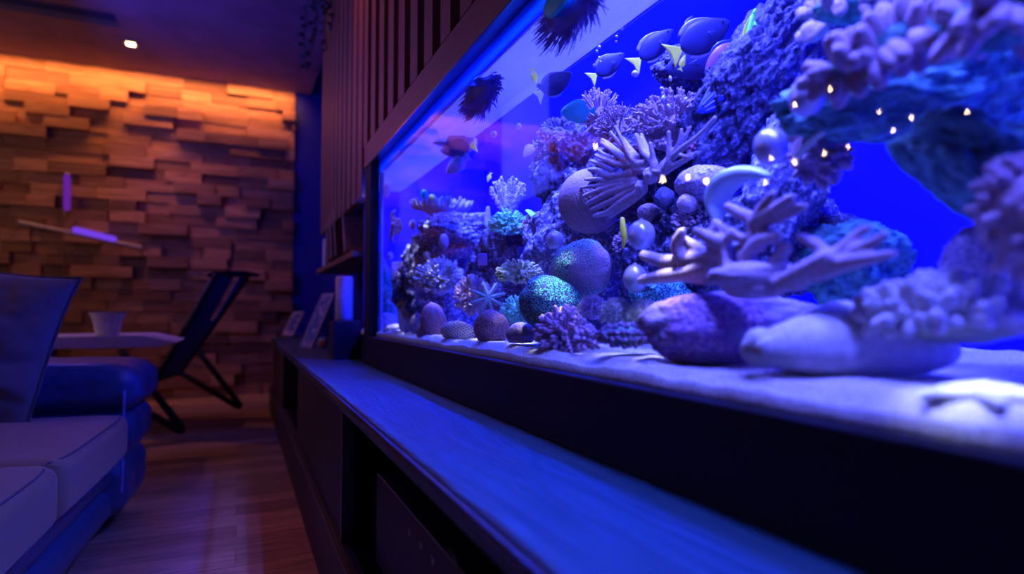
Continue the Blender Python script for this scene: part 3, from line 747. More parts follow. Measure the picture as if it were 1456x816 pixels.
# ---- main rocks
rock(640, 410, .605, 78, 72, .09, K['rockblue'], 'large blue grey reef rock rising at the far left of the aquarium', seed=3, amp=.3, fine=.12, ffreq=8)
rock(655, 335, .60, 62, 32, .07, K['rockblue'], 'knobbly ledge of pale reef rock under the flat table coral', seed=14, amp=.3, fine=.16, ffreq=7)
rock(738, 400, .68, 62, 85, .09, K['rockdark'], 'dark reef rock behind the olive leather coral', seed=5, amp=.35, fine=.12)
rock(858, 350, .76, 100, 120, .10, K['rockblue'], 'broad reef rock behind the two green brain corals', seed=8, amp=.28, fine=.10, ffreq=11)
rock(812, 240, .72, 52, 62, .07, K['rockridge'], 'dusky upper reef rock holding the spiky left corals', seed=21, amp=.35, fine=.15, ffreq=8)
rock(955, 245, .76, 90, 85, .07, K['rockridge'], 'dark upper reef rock behind the long fingered antler coral', seed=11, amp=.3, fine=.14, ffreq=9)
rock(960, 380, .72, 70, 85, .09, K['rockridge'], 'shadowed reef rock between the pearly balls and the branching coral', seed=17, amp=.3, fine=.12, ffreq=9)
rock(1085, 350, .78, 110, 75, .10, K['rockblue'], 'speckled blue reef rock behind the large tan branching coral', seed=23, amp=.28, fine=.09, ffreq=13)
rock(1120, 245, .74, 52, 110, .06, K['rockblue'], 'craggy pale reef rock standing between the pearly balls and the dark cave', seed=29, amp=.3, fine=.13, ffreq=9, rot=18)
rock(1090, 110, .80, 62, 150, .05, K['rockridge'], 'long dark ridged reef rock slanting up to the top of the aquarium', seed=31, amp=.3, fine=.20, ffreq=7, rot=38, ridged=True)
rock(985, 100, .83, 50, 38, .05, K['rockridge'], 'small black rock behind the dark blue tangs', seed=37, amp=.3, fine=.16, ffreq=9)
rock(1325, 135, .72, 215, 62, .07, K['rockgreen'], 'teal green rock arch reaching across the upper right of the aquarium', seed=41, amp=.25, fine=.06, ffreq=5, rot=-7)
rock(1400, 245, .66, 120, 48, .06, K['rockgreen'], 'dark teal rock shoulder sloping down at the right edge', seed=43, amp=.25, fine=.06, ffreq=5, rot=38)
rock(1425, 380, .68, 62, 70, .06, K['violet'], 'blurred lilac rock standing behind the ribbed white coral', seed=47, amp=.2, fine=.05, ffreq=6)
rock(1215, 380, .80, 70, 62, .05, K['rockgreen'], 'low dark teal rock at the mouth of the blue cave', seed=49, amp=.25, fine=.08, rot=-25)
rock(548, 420, .495, 17, 62, .03, K['rockgreen'], 'thin speckled green rock blade leaning in the far left corner', seed=53, amp=.15, fine=.12, ffreq=9, rot=-14, sub=5)
rock(549, 462, .478, 16, 16, .015, K['lilac'], 'pale pink rubble lump at the foot of the leaning rock blade', seed=54, amp=.2, fine=.2, ffreq=6, sub=5)
rock(562, 470, .475, 16, 9, .02, K['pale'], 'pale blue rubble stone lying in the far left corner', seed=55, amp=.2, fine=.2, ffreq=6, sub=5)
rock(1040, 466, .55, 132, 54, .05, K['rockpurple'], 'large purple rock lying before the tan branching coral', seed=61, amp=.16, freq=1.2, fine=.03, ffreq=12, rot=-2)
rock(695, 385, .62, 30, 30, .03, K['rockdark'], 'dark hollow rock around the small violet cube', seed=63, amp=.3, fine=.1)
rock(730, 360, .66, 38, 24, .04, K['rockdark'], 'shaded rock dome with a dark cave mouth', seed=66, amp=.2, fine=.05)
rock(940, 420, .62, 40, 26, .03, K['brain2'], 'dark green dotted rock behind the tan branching coral base', seed=67, amp=.2, fine=.05)

# ---- stones along the front sand
def stone(px, py, X, rx, ry, mat, lab, seed, rot=0, name='rounded_stone', dep=None, fl=-.7, **k):
    c, s = at(px, py, X); mb = MB()
    blob(mb, c, (rx*s, dep or rx*s*.75, ry*s), 5, k.get('amp', .06), 1.3, seed, k.get('fine', .02), k.get('ffreq', 16), M=FM @ Matrix.Rotation(math.radians(rot), 3, 'Y'), flat=fl)
    return thing1(mb, name, mat, lab, 'stone' if 'stone' in name else 'coral', base=c)
stone(616, 459, .475, 19, 28, K['brown'], 'tall brown rounded stone at the far left front of the sand', 3, -6)
stone(593, 462, .465, 11, 17, K['violet'], 'violet oval stone left of the tall brown stone', 4)
stone(603, 470, .458, 11, 14, K['violet'], 'small violet pointed stone in front of the tall brown stone', 5, 12)
stone(579, 471, .452, 4.5, 8, K['violet'], 'tiny upright lilac pebble beside the vase sponge', 6)
stone(699, 466, .475, 25, 26, K['brown'], 'brown domed stone under the teal brittle star', 7)
stone(741, 475, .468, 21, 17, K['violet'], 'violet domed stone with a pale band before the green coral', 8)
stone(783, 432, .50, 46, 40, K['brain2'], 'leaning green dotted boulder coral behind the purple finger coral', 9, 22, name='boulder_coral', dep=.05, fl=None, amp=.08)
stone(828, 382, .56, 43, 41, K['brain'], 'big green and mauve brain coral in the middle of the reef', 10, -8, name='brain_coral', dep=.055, fl=None, amp=.08)
def stone_tail():
    c, s = at(826, 415, .57); mb = MB(); blob(mb, c, (22*s, .03, 42*s), 5, .12, 1.4, 12, .05, 12, M=FM @ Matrix.Rotation(math.radians(14), 3, 'Y'))
    thing1(mb, 'coral_stalk', K['green'], 'mottled green stalk under the big brain coral', 'coral', base=c)
stone_tail()
# mesh patterned white cushion stone
def lattice():
    c, s = at(652, 472, .478); r = root('lattice_shell', c-V((0, 0, .02)), 'white shell with a woven lattice pattern lying on the front sand', 'shell')
    mb = MB(); blob(mb, c, (26*s, .022, 15*s), 5, .08, 1.3, 3, 0, M=FM @ Matrix.Rotation(math.radians(8), 3, 'Y')); mb.obj('shell_body', K['dusk'], r)
    mb = MB(); B = FM @ Matrix.Rotation(math.radians(8), 3, 'Y')
    for k in range(-5, 6):
        for sg in (-1, 1):
            pts = []
            for t in range(-10, 11):
                u = t/10; v = k/5.5; x = (u*.72+v*.72*sg); z = (u*.72*sg*-1+v*.72)
                if x*x+z*z < .92:
                    y = -math.sqrt(1-x*x-z*z); pts.append(c+B @ V((x*26.5*s, y*.0235, z*15.5*s)))
            if len(pts) > 2: mb.tube(pts, .0017, 5)
    mb.obj('ribs', K['pale'], r)
lattice()

# ---- vase sponge, far left
def vase():
    b, s = at(577, 472, .468); t, _ = at(572, 372, .48); r = root('vase_sponge', b, 'tall pink topped sponge standing like a vase in the far left corner', 'sponge')
    def leaf(w0, w1, lean, y):
        def f(u, v):
            w = (w0+(w1-w0)*v**.8)*s*(1 if v > .08 else .6+5*v)*(1-.25*max(0, v-.8)*3); x = (u-.5)*2
            e = .006*math.sin(v*9+x*3)
            return b.lerp(t, v)+CR*(x*w+lean*s*v)+V((CF.x, CF.y, 0))*(y-.012*(1-x*x)+e)
        return f
    MB().sheet(leaf(6, 19, 0, .0), 16, 30, .006).obj('front_lobe', K['lilac'], r, subd=1)
    MB().sheet(leaf(7, 15, 10, .016), 16, 30, .006).obj('back_lobe', K['green'], r, subd=1)
vase()

# ---- table coral
def table():
    c, s = at(627, 300, .57); r = root('table_coral', c-V((0, 0, 30*s)), 'flat table coral with upturned pale fingers on the left ledge', 'coral')
    mb = MB(); mb.lathe([(.008, -26*s), (.012, -15*s), (20*s, -8*s), (34*s, 0), (36*s, 4*s), (30*s, 3*s), (.002, -3*s)], c, 30, sc_=(1, .8)); mb.obj('plate', K['pale'], r)
    mb = MB(); rr = random.Random(3)
    for k in range(230):
        a = rr.uniform(0, 2*PI); q = math.sqrt(rr.uniform(.02, 1)); x, y = math.cos(a)*q*35*s, math.sin(a)*q*.8*35*s
        d = V((x*5, y*5, 1+0*q)).normalized(); d = V((x*22, y*22, .7)).normalized(); p0 = c+V((x, y, -2*s+3*s*q)); L_ = rr.uniform(12, 20)*s*(.5+.5*q)
        mb.tube([p0, p0+d*L_*.5, p0+(d+V((0, 0, .5))).normalized()*L_], [1.7*s, 1.6*s, 1.2*s], 6)
    mb.obj('fingers', K['pale'], r)
table()
def eggs():
    for i, (px, py, rx, ry, lab, mt) in enumerate(((549, 271, 6, 10, 'long lilac drop shaped bubble highest at the far left', 'lilac'), (587, 320, 5, 8, 'lilac bubble left of the table coral ledge', 'lilac'),
            (555, 364, 4.5, 6, 'small lilac bubble over the leaning rock blade', 'lilac'), (631, 344, 7, 12, 'lilac egg shaped polyp in the shaded ledge', 'violet'), (607, 363, 5, 6, 'round pale polyp on the left reef rock', 'pale'),
            (670, 400, 7, 11, 'tall lilac egg beside the teal brittle star', 'violet'), (603, 276, 5, 7, 'blue drop beside the yellow ball', 'cyan'), (614, 281, 5, 5, 'small yellow ball above the table coral', 'cream'),
            (597, 197, 4, 4.5, 'small pale bubble upper far left', 'pearl'), (642, 174, 3.2, 4, 'small pale bubble above the striped fish', 'pearl'), (702, 191, 5, 5, 'soft pale bubble in the pink band', 'pearl'),
            (729, 134, 4.2, 4, 'bright white bubble in the lavender glow', 'shell'), (737, 180, 4, 5, 'small pale bubble right end of the pink band', 'pearl'), (608, 208, 3, 3, 'tiny pale bubble beside the striped fish', 'pearl'))):
        X = .5 if px < 660 else .58
        if py > 330 and px > 600: X = .50
        c, s = at(px, py, X); mb = MB(); blob(mb, c, (rx*s, rx*s, ry*s), 3, .03, 1, i)
        nm = 'bubble' if 'bubble' in lab else ('polyp' if 'polyp' in lab else 'egg')
        thing1(mb, nm, K[mt], lab, nm, base=c)
eggs()
# ---- spotted floating seahorse-like fish
def seahorse():
    c, s = at(559, 322, .47); r = root('spotted_pipefish', c, 'small brown spotted upright fish near the far left glass', 'fish')
    sp = speck('brown_spots', (.16, .08, .08), (.65, .4, .25), 160, (.5, .65), .4, .001); mb = MB()
    mb.tube([c+V((0, 0, z*s))+CR*(x*s) for x, z in ((1, -22), (-3, -18), (-1, -10), (2, 0), (1, 10), (-1, 18), (2, 22))], [2*s, 4*s, 6*s, 7.5*s, 6*s, 5*s, 3*s], 12, flat=.7)
    mb.obj('body', sp, r)
    MB().sheet(lambda u, v: c+CR*((7+4*math.sin(PI*v))*s*u*1.3)+V((0, 0, (v-.5)*24*s)), 4, 10, .0012).obj('fin', sp, r)
    p_ = c-V((CF.x, CF.y, 0))*6*s+V((0, 0, 4*s)); mb = MB(); blob(mb, p_, (2*s,)*3, 3, 0); mb.obj('eye', K['shell'], r)
seahorse()

# ---- bush corals
def bushcoral(px, py, X, rx, ry, n, length, r0, r1, mat, lab, seed, up=.0, br=2, dep=None, start=.55, name='bush_coral', core=.62, updir=V((0, 0, 1)), curl=.15, seg=6, coremat=None, spread=1):
    c, s = at(px, py, X); dep = dep or rx*s*.7
    r = root(name, c-V((0, 0, ry*s*.7)), lab, 'coral')
    mb = MB(); blob(mb, c, (rx*s*core, dep*core, ry*s*core), 4, .15, 2, seed, .05, 12); mb.obj('core', coremat or K[mat], r)
    mb = MB(); bush(mb, c, (rx*s, dep, ry*s), n, seed, length*s, r0*s, r1*s, up, br, updir=updir, start=start, curl=curl, seg=seg, spread=spread)
    mb.obj('branches', K[mat], r); return r
Fv = V((CF.x, CF.y, 0)).normalized()
UP = (V((0, 0, 1))-Fv*.8).normalized()
bushcoral(625, 400, .52, 36, 30, 190, 15, 2.0, 1.5, 'pale', 'pale tipped staghorn bush low on the left reef rock', 2, up=.05, br=1, updir=UP, start=.6)
bushcoral(672, 425, .53, 28, 36, 200, 7, 1.5, 1.0, 'lilac', 'dense lilac polyp mound right of the staghorn bush', 4, up=-.1, br=1, updir=UP, start=.75)
bushcoral(724, 322, .62, 32, 20, 150, 9, 2.2, 1.6, 'teal', 'teal green knobbly coral below the upright plume coral', 6, up=-.1, br=1, updir=UP, start=.7)
bushcoral(738, 392, .56, 38, 18, 120, 12, 3.0, 2.0, 'green', 'olive leather coral with ruffled lobes in mid reef', 8, up=-.05, br=2, updir=UP, start=.6)
bushcoral(852, 170, .70, 34, 44, 130, 18, 2.1, 1.2, 'bush', 'spiky mauve bush coral behind the cyan fish', 10, up=.0, br=2, updir=UP, start=.55)
bushcoral(880, 190, .68, 34, 40, 150, 20, 1.6, 1.0, 'bush', 'mauve needle coral at the top centre of the reef', 27, up=.0, br=2, updir=UP, start=.5)
bushcoral(958, 190, .70, 64, 44, 170, 34, 3.6, 2.4, 'bush', 'broad acropora thicket on top of the reef behind the antler coral', 12, up=-.05, br=3, updir=UP, start=.5)
bushcoral(797, 210, .70, 36, 46, 150, 9, 1.7, 1.5, 'dusk', 'dark round bush coral dotted with bright tips on the upper left', 14, up=-.1, br=1, updir=UP, start=.78)
bushcoral(1012, 213, .72, 42, 22, 200, 9, 1.8, 1.2, 'magenta', 'magenta frilled coral right of the antler coral', 16, up=-.1, br=2, updir=UP, start=.7)
bushcoral(1008, 175, .76, 30, 26, 140, 9, 1.8, 1.2, 'bush', 'small dusky coral clump above the magenta coral', 19, up=-.1, br=2, updir=UP, start=.7)
bushcoral(770, 325, .66, 30, 24, 130, 8, 1.9, 1.4, 'lilac', 'lilac knobbly coral left of the ribbed ball coral', 22, up=-.1, br=1, updir=UP, start=.7)
bushcoral(910, 350, .68, 44, 30, 260, 5, 1.6, 1.1, 'lilac', 'low lilac polyp carpet behind the pearly ball', 24, up=-.1, br=1, updir=UP, start=.85)
bushcoral(1005, 320, .70, 60, 34, 320, 5, 1.6, 1.1, 'lilac', 'wide blue polyp carpet left of the crescent shell', 25, up=-.1, br=1, updir=UP, start=.85)
bushcoral(985, 128, .86, 36, 26, 120, 7, 1.6, 1.1, 'dusk', 'dark fuzzy coral behind the blue striped fish', 33, up=-.1, br=1, updir=UP, start=.75)
bushcoral(738, 445, .60, 30, 26, 120, 6, 1.8, 1.2, 'teal', 'dark teal coral in the gap beside the green boulder coral', 34, up=-.1, br=1, updir=UP, start=.75)
# plume coral : upright beaded branches in a fan
def plume():
    b, s = at(722, 312, .63); r = root('plume_coral', b, 'upright pale plume coral with beaded branches fanned out', 'coral'); rr = random.Random(9)
    for k in range(15):
        a = (k-7)/7*.62+rr.uniform(-.04, .04); L_ = rr.uniform(50, 66)*s*(1-.25*abs(a)); mb = MB()
        d = CR*math.sin(a)+V((0, 0, math.cos(a)))+Fv*rr.uniform(-.22, .22); d.normalize(); side = d.cross(Fv)
        pts = [b+d*L_*t+side*.12*L_*math.sin(t*1.4)*a for t in (0, .25, .5, .75, 1)]
        mb.tube(pts, [2*s, 1.8*s, 1.6*s, 1.4*s, 1.1*s], 6)
        for q in range(44):
            t = rr.uniform(.15, 1); p0 = b+d*L_*t+side*.12*L_*math.sin(t*1.4)*a
            v = (V((rr.gauss(0, 1), rr.gauss(0, 1), rr.gauss(0, 1))).normalized()+d*.8).normalized(); mb.tube([p0, p0+v*4.2*s], [1.15*s, .95*s], 5)
        mb.obj('branch', K['pale'] if k % 3 else K['lilac'], r)
plume()

# ---- corals of thick fingers, merged into one skin
def fingers(name, lab, mat, X, lines, voxel, body=(), jit=.02, seed=1, knob=0, sm=2, cat='coral'):
    rr = random.Random(seed); mb = MB(); cs = []
    for ln in lines:
        pts = []; rad = []; z = rr.uniform(-jit, jit)
        n = len(ln)
        for i, (px, py, rp) in enumerate(ln):
            c, s = at(px, py, X); k = i/(n-1)
            c = CO+(c-CO)*(1+z*(1-k)) if False else c+Fv*z*(1-k)
            pts.append(c); rad.append(rp*s); cs.append(c)
        # resample
        P = [pts[0]]; Q = [rad[0]]
        for a in range(n-1):
            p0 = pts[max(a-1, 0)]; p1 = pts[a]; p2 = pts[a+1]; p3 = pts[min(a+2, n-1)]
            for t in (.25, .5, .75, 1):
                P.append(.5*((2*p1)+(p2-p0)*t+(2*p0-5*p1+4*p2-p3)*t*t+(3*p1-p0-3*p2+p3)*t**3)); Q.append(rad[a]*(1-t)+rad[a+1]*t)
        Q = [q*(1+.10*noise.noise(p_*170)) for p_, q in zip(P, Q)]
        mb.tube(P, Q, 14)
    for (px, py, rx, ry, d) in body:
        c, s = at(px, py, X); blob(mb, c, (rx*s, d, ry*s), 4, .15, 2, seed, M=FM); cs.append(c)
    base = centre(*cs)
    return thing1(mb, name, mat, lab, cat, base=base, remesh=voxel, smoothit=sm)
fingers('antler_coral', 'long fingered grey tan antler coral spreading from the reef centre', K['antler'], .605, [
    [(846, 224, 2.7), (864, 231, 3.9), (883, 236, 4.7), (916, 233, 6.2)],
    [(872, 186, 2.3), (886, 211, 3.5), (897, 226, 4.7), (915, 240, 5.5)],
    [(904, 194, 3.9), (914, 217, 5.1), (928, 230, 6.2), (930, 245, 7.0)],
    [(946, 194, 3.1), (948, 212, 3.9), (950, 232, 6.2), (940, 245, 7.0)],
    [(1008, 176, 3.1), (988, 198, 3.5), (968, 213, 4.3), (945, 235, 6.2)],
    [(837, 242, 2.7), (850, 243, 3.9), (866, 251, 4.3), (900, 246, 6.2)],
    [(828, 263, 2.3), (846, 262, 3.1), (870, 259, 3.9), (900, 248, 5.5)],
    [(837, 287, 3.1), (852, 280, 4.3), (874, 271, 5.1), (905, 262, 7.0)],
    [(847, 305, 3.1), (864, 301, 4.3), (880, 291, 5.5), (908, 275, 7.8)],
    [(936, 248, 2.0), (915, 244, 3.1), (896, 243, 4.7)],
    [(857, 199, 3.1), (868, 207, 3.9), (882, 220, 4.7), (900, 236, 5.5)],
    [(846, 214, 2.3), (860, 222, 3.1), (878, 226, 3.9)],
    [(962, 225, 3.1), (980, 226, 3.1), (975, 210, 2.3)],
    [(838, 233, 2.3), (852, 236, 3.1), (872, 243, 3.9)],
    [(921, 208, 2.7), (926, 222, 3.9), (930, 238, 5.5)],
    [(890, 190, 2.3), (896, 205, 3.1), (906, 224, 4.7)],
    [(834, 252, 2.3), (850, 253, 3.5), (872, 256, 4.3), (900, 256, 5.5)], [(832, 276, 2.7), (850, 270, 3.9), (874, 264, 4.7), (904, 258, 6.2)],
    [(842, 296, 2.7), (860, 289, 3.9), (880, 280, 4.7), (905, 268, 6.2)], [(866, 192, 2.3), (878, 206, 3.1), (892, 222, 3.9), (908, 236, 5.5)],
    [(966, 188, 2.7), (964, 205, 3.5), (954, 222, 4.7), (942, 238, 6.2)], [(984, 178, 2.3), (974, 196, 3.1), (958, 216, 3.9), (942, 236, 5.5)],
    [(995, 214, 3.1), (978, 224, 3.9), (958, 236, 4.7), (938, 248, 6.2)], [(916, 186, 2.7), (920, 202, 3.9), (926, 220, 4.7), (930, 240, 6.2)],
    [(870, 306, 3.1), (884, 296, 3.9), (900, 284, 5.5), (914, 270, 7.0)], [(852, 208, 2.3), (866, 216, 3.1), (884, 228, 3.9), (906, 240, 5.5)]],
    .0016, body=((925, 250, 11, 12, .015), (912, 266, 9, 10, .012)), seed=4, jit=.03)
fingers('branching_coral', 'large tan branching coral in the near middle of the aquarium', K['tan'], .505, [
    [(983, 393, 8), (1012, 394, 12), (1040, 384, 13)],
    [(921, 361, 8), (951, 371, 11), (981, 368, 12), (1018, 366, 12)],
    [(912, 399, 7), (943, 393, 10), (980, 388, 12), (1010, 380, 12)],
    [(964, 332, 7), (959, 352, 9), (972, 368, 11)],
    [(979, 334, 7), (1005, 342, 10), (1030, 346, 10)],
    [(1019, 322, 6), (1012, 340, 8), (1020, 360, 9)],
    [(1042, 330, 7), (1030, 350, 9), (1034, 375, 11)],
    [(1067, 356, 13), (1070, 376, 14), (1062, 398, 16)],
    [(1100, 337, 8), (1076, 345, 10), (1060, 366, 11)],
    [(1131, 348, 9), (1108, 373, 11), (1090, 400, 14)],
    [(1164, 369, 12), (1134, 388, 14), (1098, 410, 15)],
    [(1150, 332, 7), (1168, 345, 10), (1178, 366, 11)],
    [(1254, 318, 4.5), (1235, 327, 8), (1210, 350, 11), (1170, 376, 14), (1130, 398, 17)],
    [(1266, 361, 5), (1238, 367, 9), (1200, 374, 13), (1160, 388, 14)],
    [(1261, 331, 5), (1243, 344, 8), (1215, 356, 10)],
    [(1041, 291, 7), (1060, 303, 9), (1072, 312, 10), (1070, 345, 9)],
    [(1112, 287, 7), (1094, 301, 9), (1076, 314, 10)],
    [(1145, 293, 7), (1118, 305, 9), (1090, 318, 9), (1080, 350, 10)],
    [(1024, 312, 6), (1040, 326, 8), (1060, 340, 9)],
    [(1090, 280, 6), (1080, 296, 8), (1074, 312, 8)],
    [(973, 334, 6), (995, 350, 8), (1020, 372, 9)]],
    .0024, body=((1075, 392, 70, 20, .03), (1070, 410, 40, 16, .03)), seed=6, jit=.035)
bushcoral(800, 474, .486, 33, 34, 190, 20, 4.2, 2.9, 'purple', 'purple finger coral clump on the front sand before the green boulder', 12, up=-.25, br=1, updir=UP, start=.5, dep=.035, name='finger_coral', seg=8, curl=.1)
bushcoral(835, 484, .470, 16, 15, 60, 12, 4.0, 2.8, 'purple', 'small low purple finger coral right of the larger clump', 13, up=-.2, br=1, updir=UP, start=.5, dep=.02, name='finger_coral', seg=8, curl=.1)

# ---- ribbed ball coral
def ribball():
    c, s = at(840, 286, .665); r = 46*s; mb = MB(); vs, fs = ico(6); ax = (V((0, 0, 1))*.55+CR*-.6-Fv*.5).normalized(); u = ax.orthogonal().normalized(); v2 = ax.cross(u); out = []
    for v in vs:
        lon = math.atan2(v.dot(v2), v.dot(u)); la = v.dot(ax)
        k = 1+.02*math.sin(lon*44+3*noise.noise(v*3))*(1-la*la)+.015*noise.noise(v*24)
        out.append(c+v*r*k)
    mb.add(out, fs); thing1(mb, 'ribbed_ball_coral', K['ribdark'], 'big dark ball coral with fine ribs under the antler coral', 'coral', base=c)
ribball()
# smaller domes
def dome(px, py, X, rx, ry, mat, lab, seed, name='dome_coral', fine=.04):
    c, s = at(px, py, X); mb = MB(); blob(mb, c, (rx*s, rx*s, ry*s), 5, .08, 1.5, seed, fine, 14, M=FM); thing1(mb, name, mat, lab, 'coral', base=c)
dome(977, 289, .64, 14, 13, K['lilac'], 'small violet ball coral right below the antler coral', 3)
dome(945, 282, .66, 14, 16, K['dusk'], 'dark blue ball coral behind the violet ball coral', 4)
dome(922, 302, .66, 16, 13, K['bush'], 'small grey dotted dome above the pearly ball', 5)
dome(1004, 262, .68, 44, 26, K['violet'], 'white speckled dome coral left of the crescent shell', 6, fine=.08)
dome(1046, 195, .80, 16, 22, K['lilac'], 'pink lilac knob coral above the crescent shell', 8)
dome(1195, 325, .80, 26, 22, K['rockdark'], 'dim knob on the wall of the blue cave', 9)
# sparkling white polyps on the dome
def sparks():
    rr = random.Random(4); pts = ((1001, 246), (997, 247), (1012, 243), (1025, 245), (1014, 262), (1017, 264), (1003, 259), (1008, 240), (1030, 243))
    for i, (px, py) in enumerate(pts):
        c, s = at(px, py, .635); mb = MB(); blob(mb, c, (2.8*s, 2.2*s, 2.6*s), 3, .3, 2, i)
        thing1(mb, 'white_polyp', K['shell'], 'tiny bright white polyp on the speckled dome coral', 'polyp', 'white polyps on the speckled dome coral', base=c)
sparks()

# ---- pearly balls
def ball(px, py, X, r_, lab, sq=1.0):
    c, s = at(px, py, X); r = root('pearly_ball', c, lab, 'ball'); mb = MB(); vs, fs = ico(5)
    mb.add([c+V((v.x*r_*s, v.y*r_*s, v.z*r_*s*sq)) for v in vs], fs); mb.obj('globe', K['pearl'], r)
    q = c-Fv*r_*s*.0+V((0, 0, r_*s*sq)); MB().lathe([(.0025, -.002), (.003, 0), (.0022, .0018), (.0005, .0022)], q, 12).obj('cap', K['pale'], r)
ball(912, 334, .56, 19.5, 'pearly lilac ball beside the yellow green worm', 1.1)
ball(903, 396, .53, 17, 'blue pearly ball touching the tan branching coral', 1.2)
ball(789, 341, .56, 12.5, 'small pearly ball left of the brain coral', 1.05)
ball(1096, 208, .525, 24, 'blue pearly ball above the crescent shell', 1.12)
ball(1147, 138, .53, 25, 'highest pearly ball beside the ruffled coral', 1.1)
# yellow green worm
def worm():
    X = .585; pts = [at(px, py, X)[0] for px, py in ((885, 312), (886, 325), (888, 338), (886, 352))]; s = at(886, 330, X)[1]
    thing1(MB().tube(pts, [3.5*s, 4.5*s, 4*s, 1.5*s], 10), 'tube_worm', plain('yellow_green', (.9, 1, .04), .5), 'short yellow green worm left of the large pearly ball', 'worm', base=pts[0])
worm()
# crescent shell
def crescent():
    X = .62; ln = ((1020, 310), (1018, 286), (1030, 262), (1052, 248), (1076, 246), (1092, 250)); pts = []; s = at(1050, 270, X)[1]
    rad = (14, 27, 33, 27, 17, 8); mb = MB()
    P = [at(a, b, X)[0] for a, b in ln]; PP = []; RR = []
    for a in range(len(P)-1):
        p0 = P[max(a-1, 0)]; p1 = P[a]; p2 = P[a+1]; p3 = P[min(a+2, len(P)-1)]
        for t in (0, .2, .4, .6, .8): PP.append(.5*((2*p1)+(p2-p0)*t+(2*p0-5*p1+4*p2-p3)*t*t+(3*p1-p0-3*p2+p3)*t**3)); RR.append((rad[a]*(1-t)+rad[a+1]*t)*s*.78)
    mb.tube(PP, RR, 22, flat=.6)
    thing1(mb, 'crescent_shell', plain('smooth_grey_shell', (.45, .62, .60), .35, bscale=20), 'smooth grey green crescent shaped shell behind the branching coral', 'shell', base=P[2])
crescent()

# ---- anemone fluff and ruffled mat
def fluff(px, py, X, r_, lab, seed, mat='fluff'):
    c, s = at(px, py, X); mb = MB(); bush(mb, c, (r_*s, r_*s, r_*s), 700, seed, 9*s, .7*s, .35*s, up=-.5, br=0, start=.72, seg=4); blob(mb, c, (r_*s*.85,)*3, 4, .05, 2, seed)
    thing1(mb, 'anemone', K[mat], lab, 'anemone', base=c)
fluff(877, 447, .52, 22, 'grey fluffy ball anemone left one of the two behind the ruffled clam', 2)
fluff(915, 450, .54, 23, 'grey fluffy ball anemone nearer the large purple rock', 3)
fluff(843, 440, .54, 17, 'dim violet fluffy anemone beside the purple finger coral', 5, 'violet')
def ruffle(px, py, X, w, h, lab, mat, seed, rows=5, dep=.03, name='ruffled_coral', amp=.35, fr=9, rot=0, tube=1.0):
    """stacked wavy lips, one behind the other"""
    c, s = at(px, py, X); r = root(name, c-V((0, 0, h*s*.5)), lab, 'coral'); B = FM @ Matrix.Rotation(math.radians(rot), 3, 'Y')
    mb = MB(); blob(mb, c, (w*s*.92, dep, h*s*.72), 5, .1, 1.5, seed, 0, M=B); mb.obj('body', K[mat[0]], r)
    for k in range(rows):
        q = k/(rows-1) if rows > 1 else .5; pts = []; rad = []
        for i in range(61):
            u = i/60*2-1; z = (q*2-1)*.72*math.sqrt(max(.04, 1-u*u)); y = -math.sqrt(max(0, 1-min(1, u*u+z*z*.8)))
            pts.append(c+B @ V((u*w*s, y*dep*1.02-.3*dep*0, z*h*s))+V((0, 0, amp*h*s*.22*math.sin(i/60*PI*fr+seed+k*2.1))))
            rad.append(h*s*.16*tube*(1+.35*math.sin(i/60*PI*fr*2+k)))
        mb = MB(); mb.tube(pts, rad, 10); mb.obj('lip', K[mat[1]], r)
ruffle(885, 476, .475, 36, 20, 'ruffled teal and blue clam on the sand left of the purple rock', ('teal', 'violet'), 3, 4, .03, 'ruffled_clam')
# ---- near right: big blurred things
def bigshell():
    c, s = at(1212, 500, .54); r = root('ribbed_shell', V((c.x, c.y, SZ)), 'large white ribbed shell lying on the sand in the near foreground', 'shell')
    mb = MB(); vs, fs = ico(6); out = []
    for v in vs:
        n = math.hypot(v.y, v.z) or 1; h = (1-min(1, abs(v.x))**2.3)**.5
        h *= 1-.30*max(0, -v.x-.2); k = 1+.014*math.sin(v.x*95)+.008*math.sin(math.atan2(v.z, v.y)*50)
        y, z = v.y/n*h*k, v.z/n*h*k
        z *= (62*(1+.16*math.exp(-((v.x+.08)/.28)**2))) if z > 0 else 38
        out.append(c+FM @ V((v.x*146*s, y*.045, z*s)))
    mb.add(out, fs); mb.obj('body', K['shell'], r)
    q, _ = at(1082, 494, .462); mb = MB(); blob(mb, q, (28*s, .018, 27*s), 5, .12, 1.3, 3, M=FM)
    mb.lathe([(18*s, 0), (10*s, .004), (3*s, .006)], q-Fv*.016, 16, axis=-Fv); mb.obj('spire', K['shell'], r)
bigshell()
def lumps(px, py, X, rx, ry, n, lr, lab, mat, seed, name, dep=.05, up=0, rot=0, body=None, voxel=0):
    """rounded lobes packed over a body"""
    c, s = at(px, py, X); rr = random.Random(seed); r = root(name, c-V((0, 0, ry*s)), lab, 'coral'); B = FM @ Matrix.Rotation(math.radians(rot), 3, 'Y')
    mb = MB(); blob(mb, c, (rx*s*.9, dep*.85, ry*s*.85), 5, .12, 1.5, seed, M=B); mb.obj('body', K[body or mat], r)
    mb = MB(); k = 0
    while k < n:
        d = V((rr.gauss(0, 1), rr.gauss(0, 1), rr.gauss(0, 1))).normalized()
        if d.y > .35 or d.z < up: continue
        k += 1; q = c+B @ V((d.x*rx*s*.92, d.y*dep*.9, d.z*ry*s*.9)); l = lr*s*rr.uniform(.7, 1.25)
        e = (B @ V((d.x/rx, d.y*s/dep, d.z/ry)).normalized()); mb.tube([q-e*l*.6, q+e*l*.5, q+e*l*1.1], [l*.8, l*.75, l*.55], 12)
    mb.obj('lobes', K[mat], r); return r
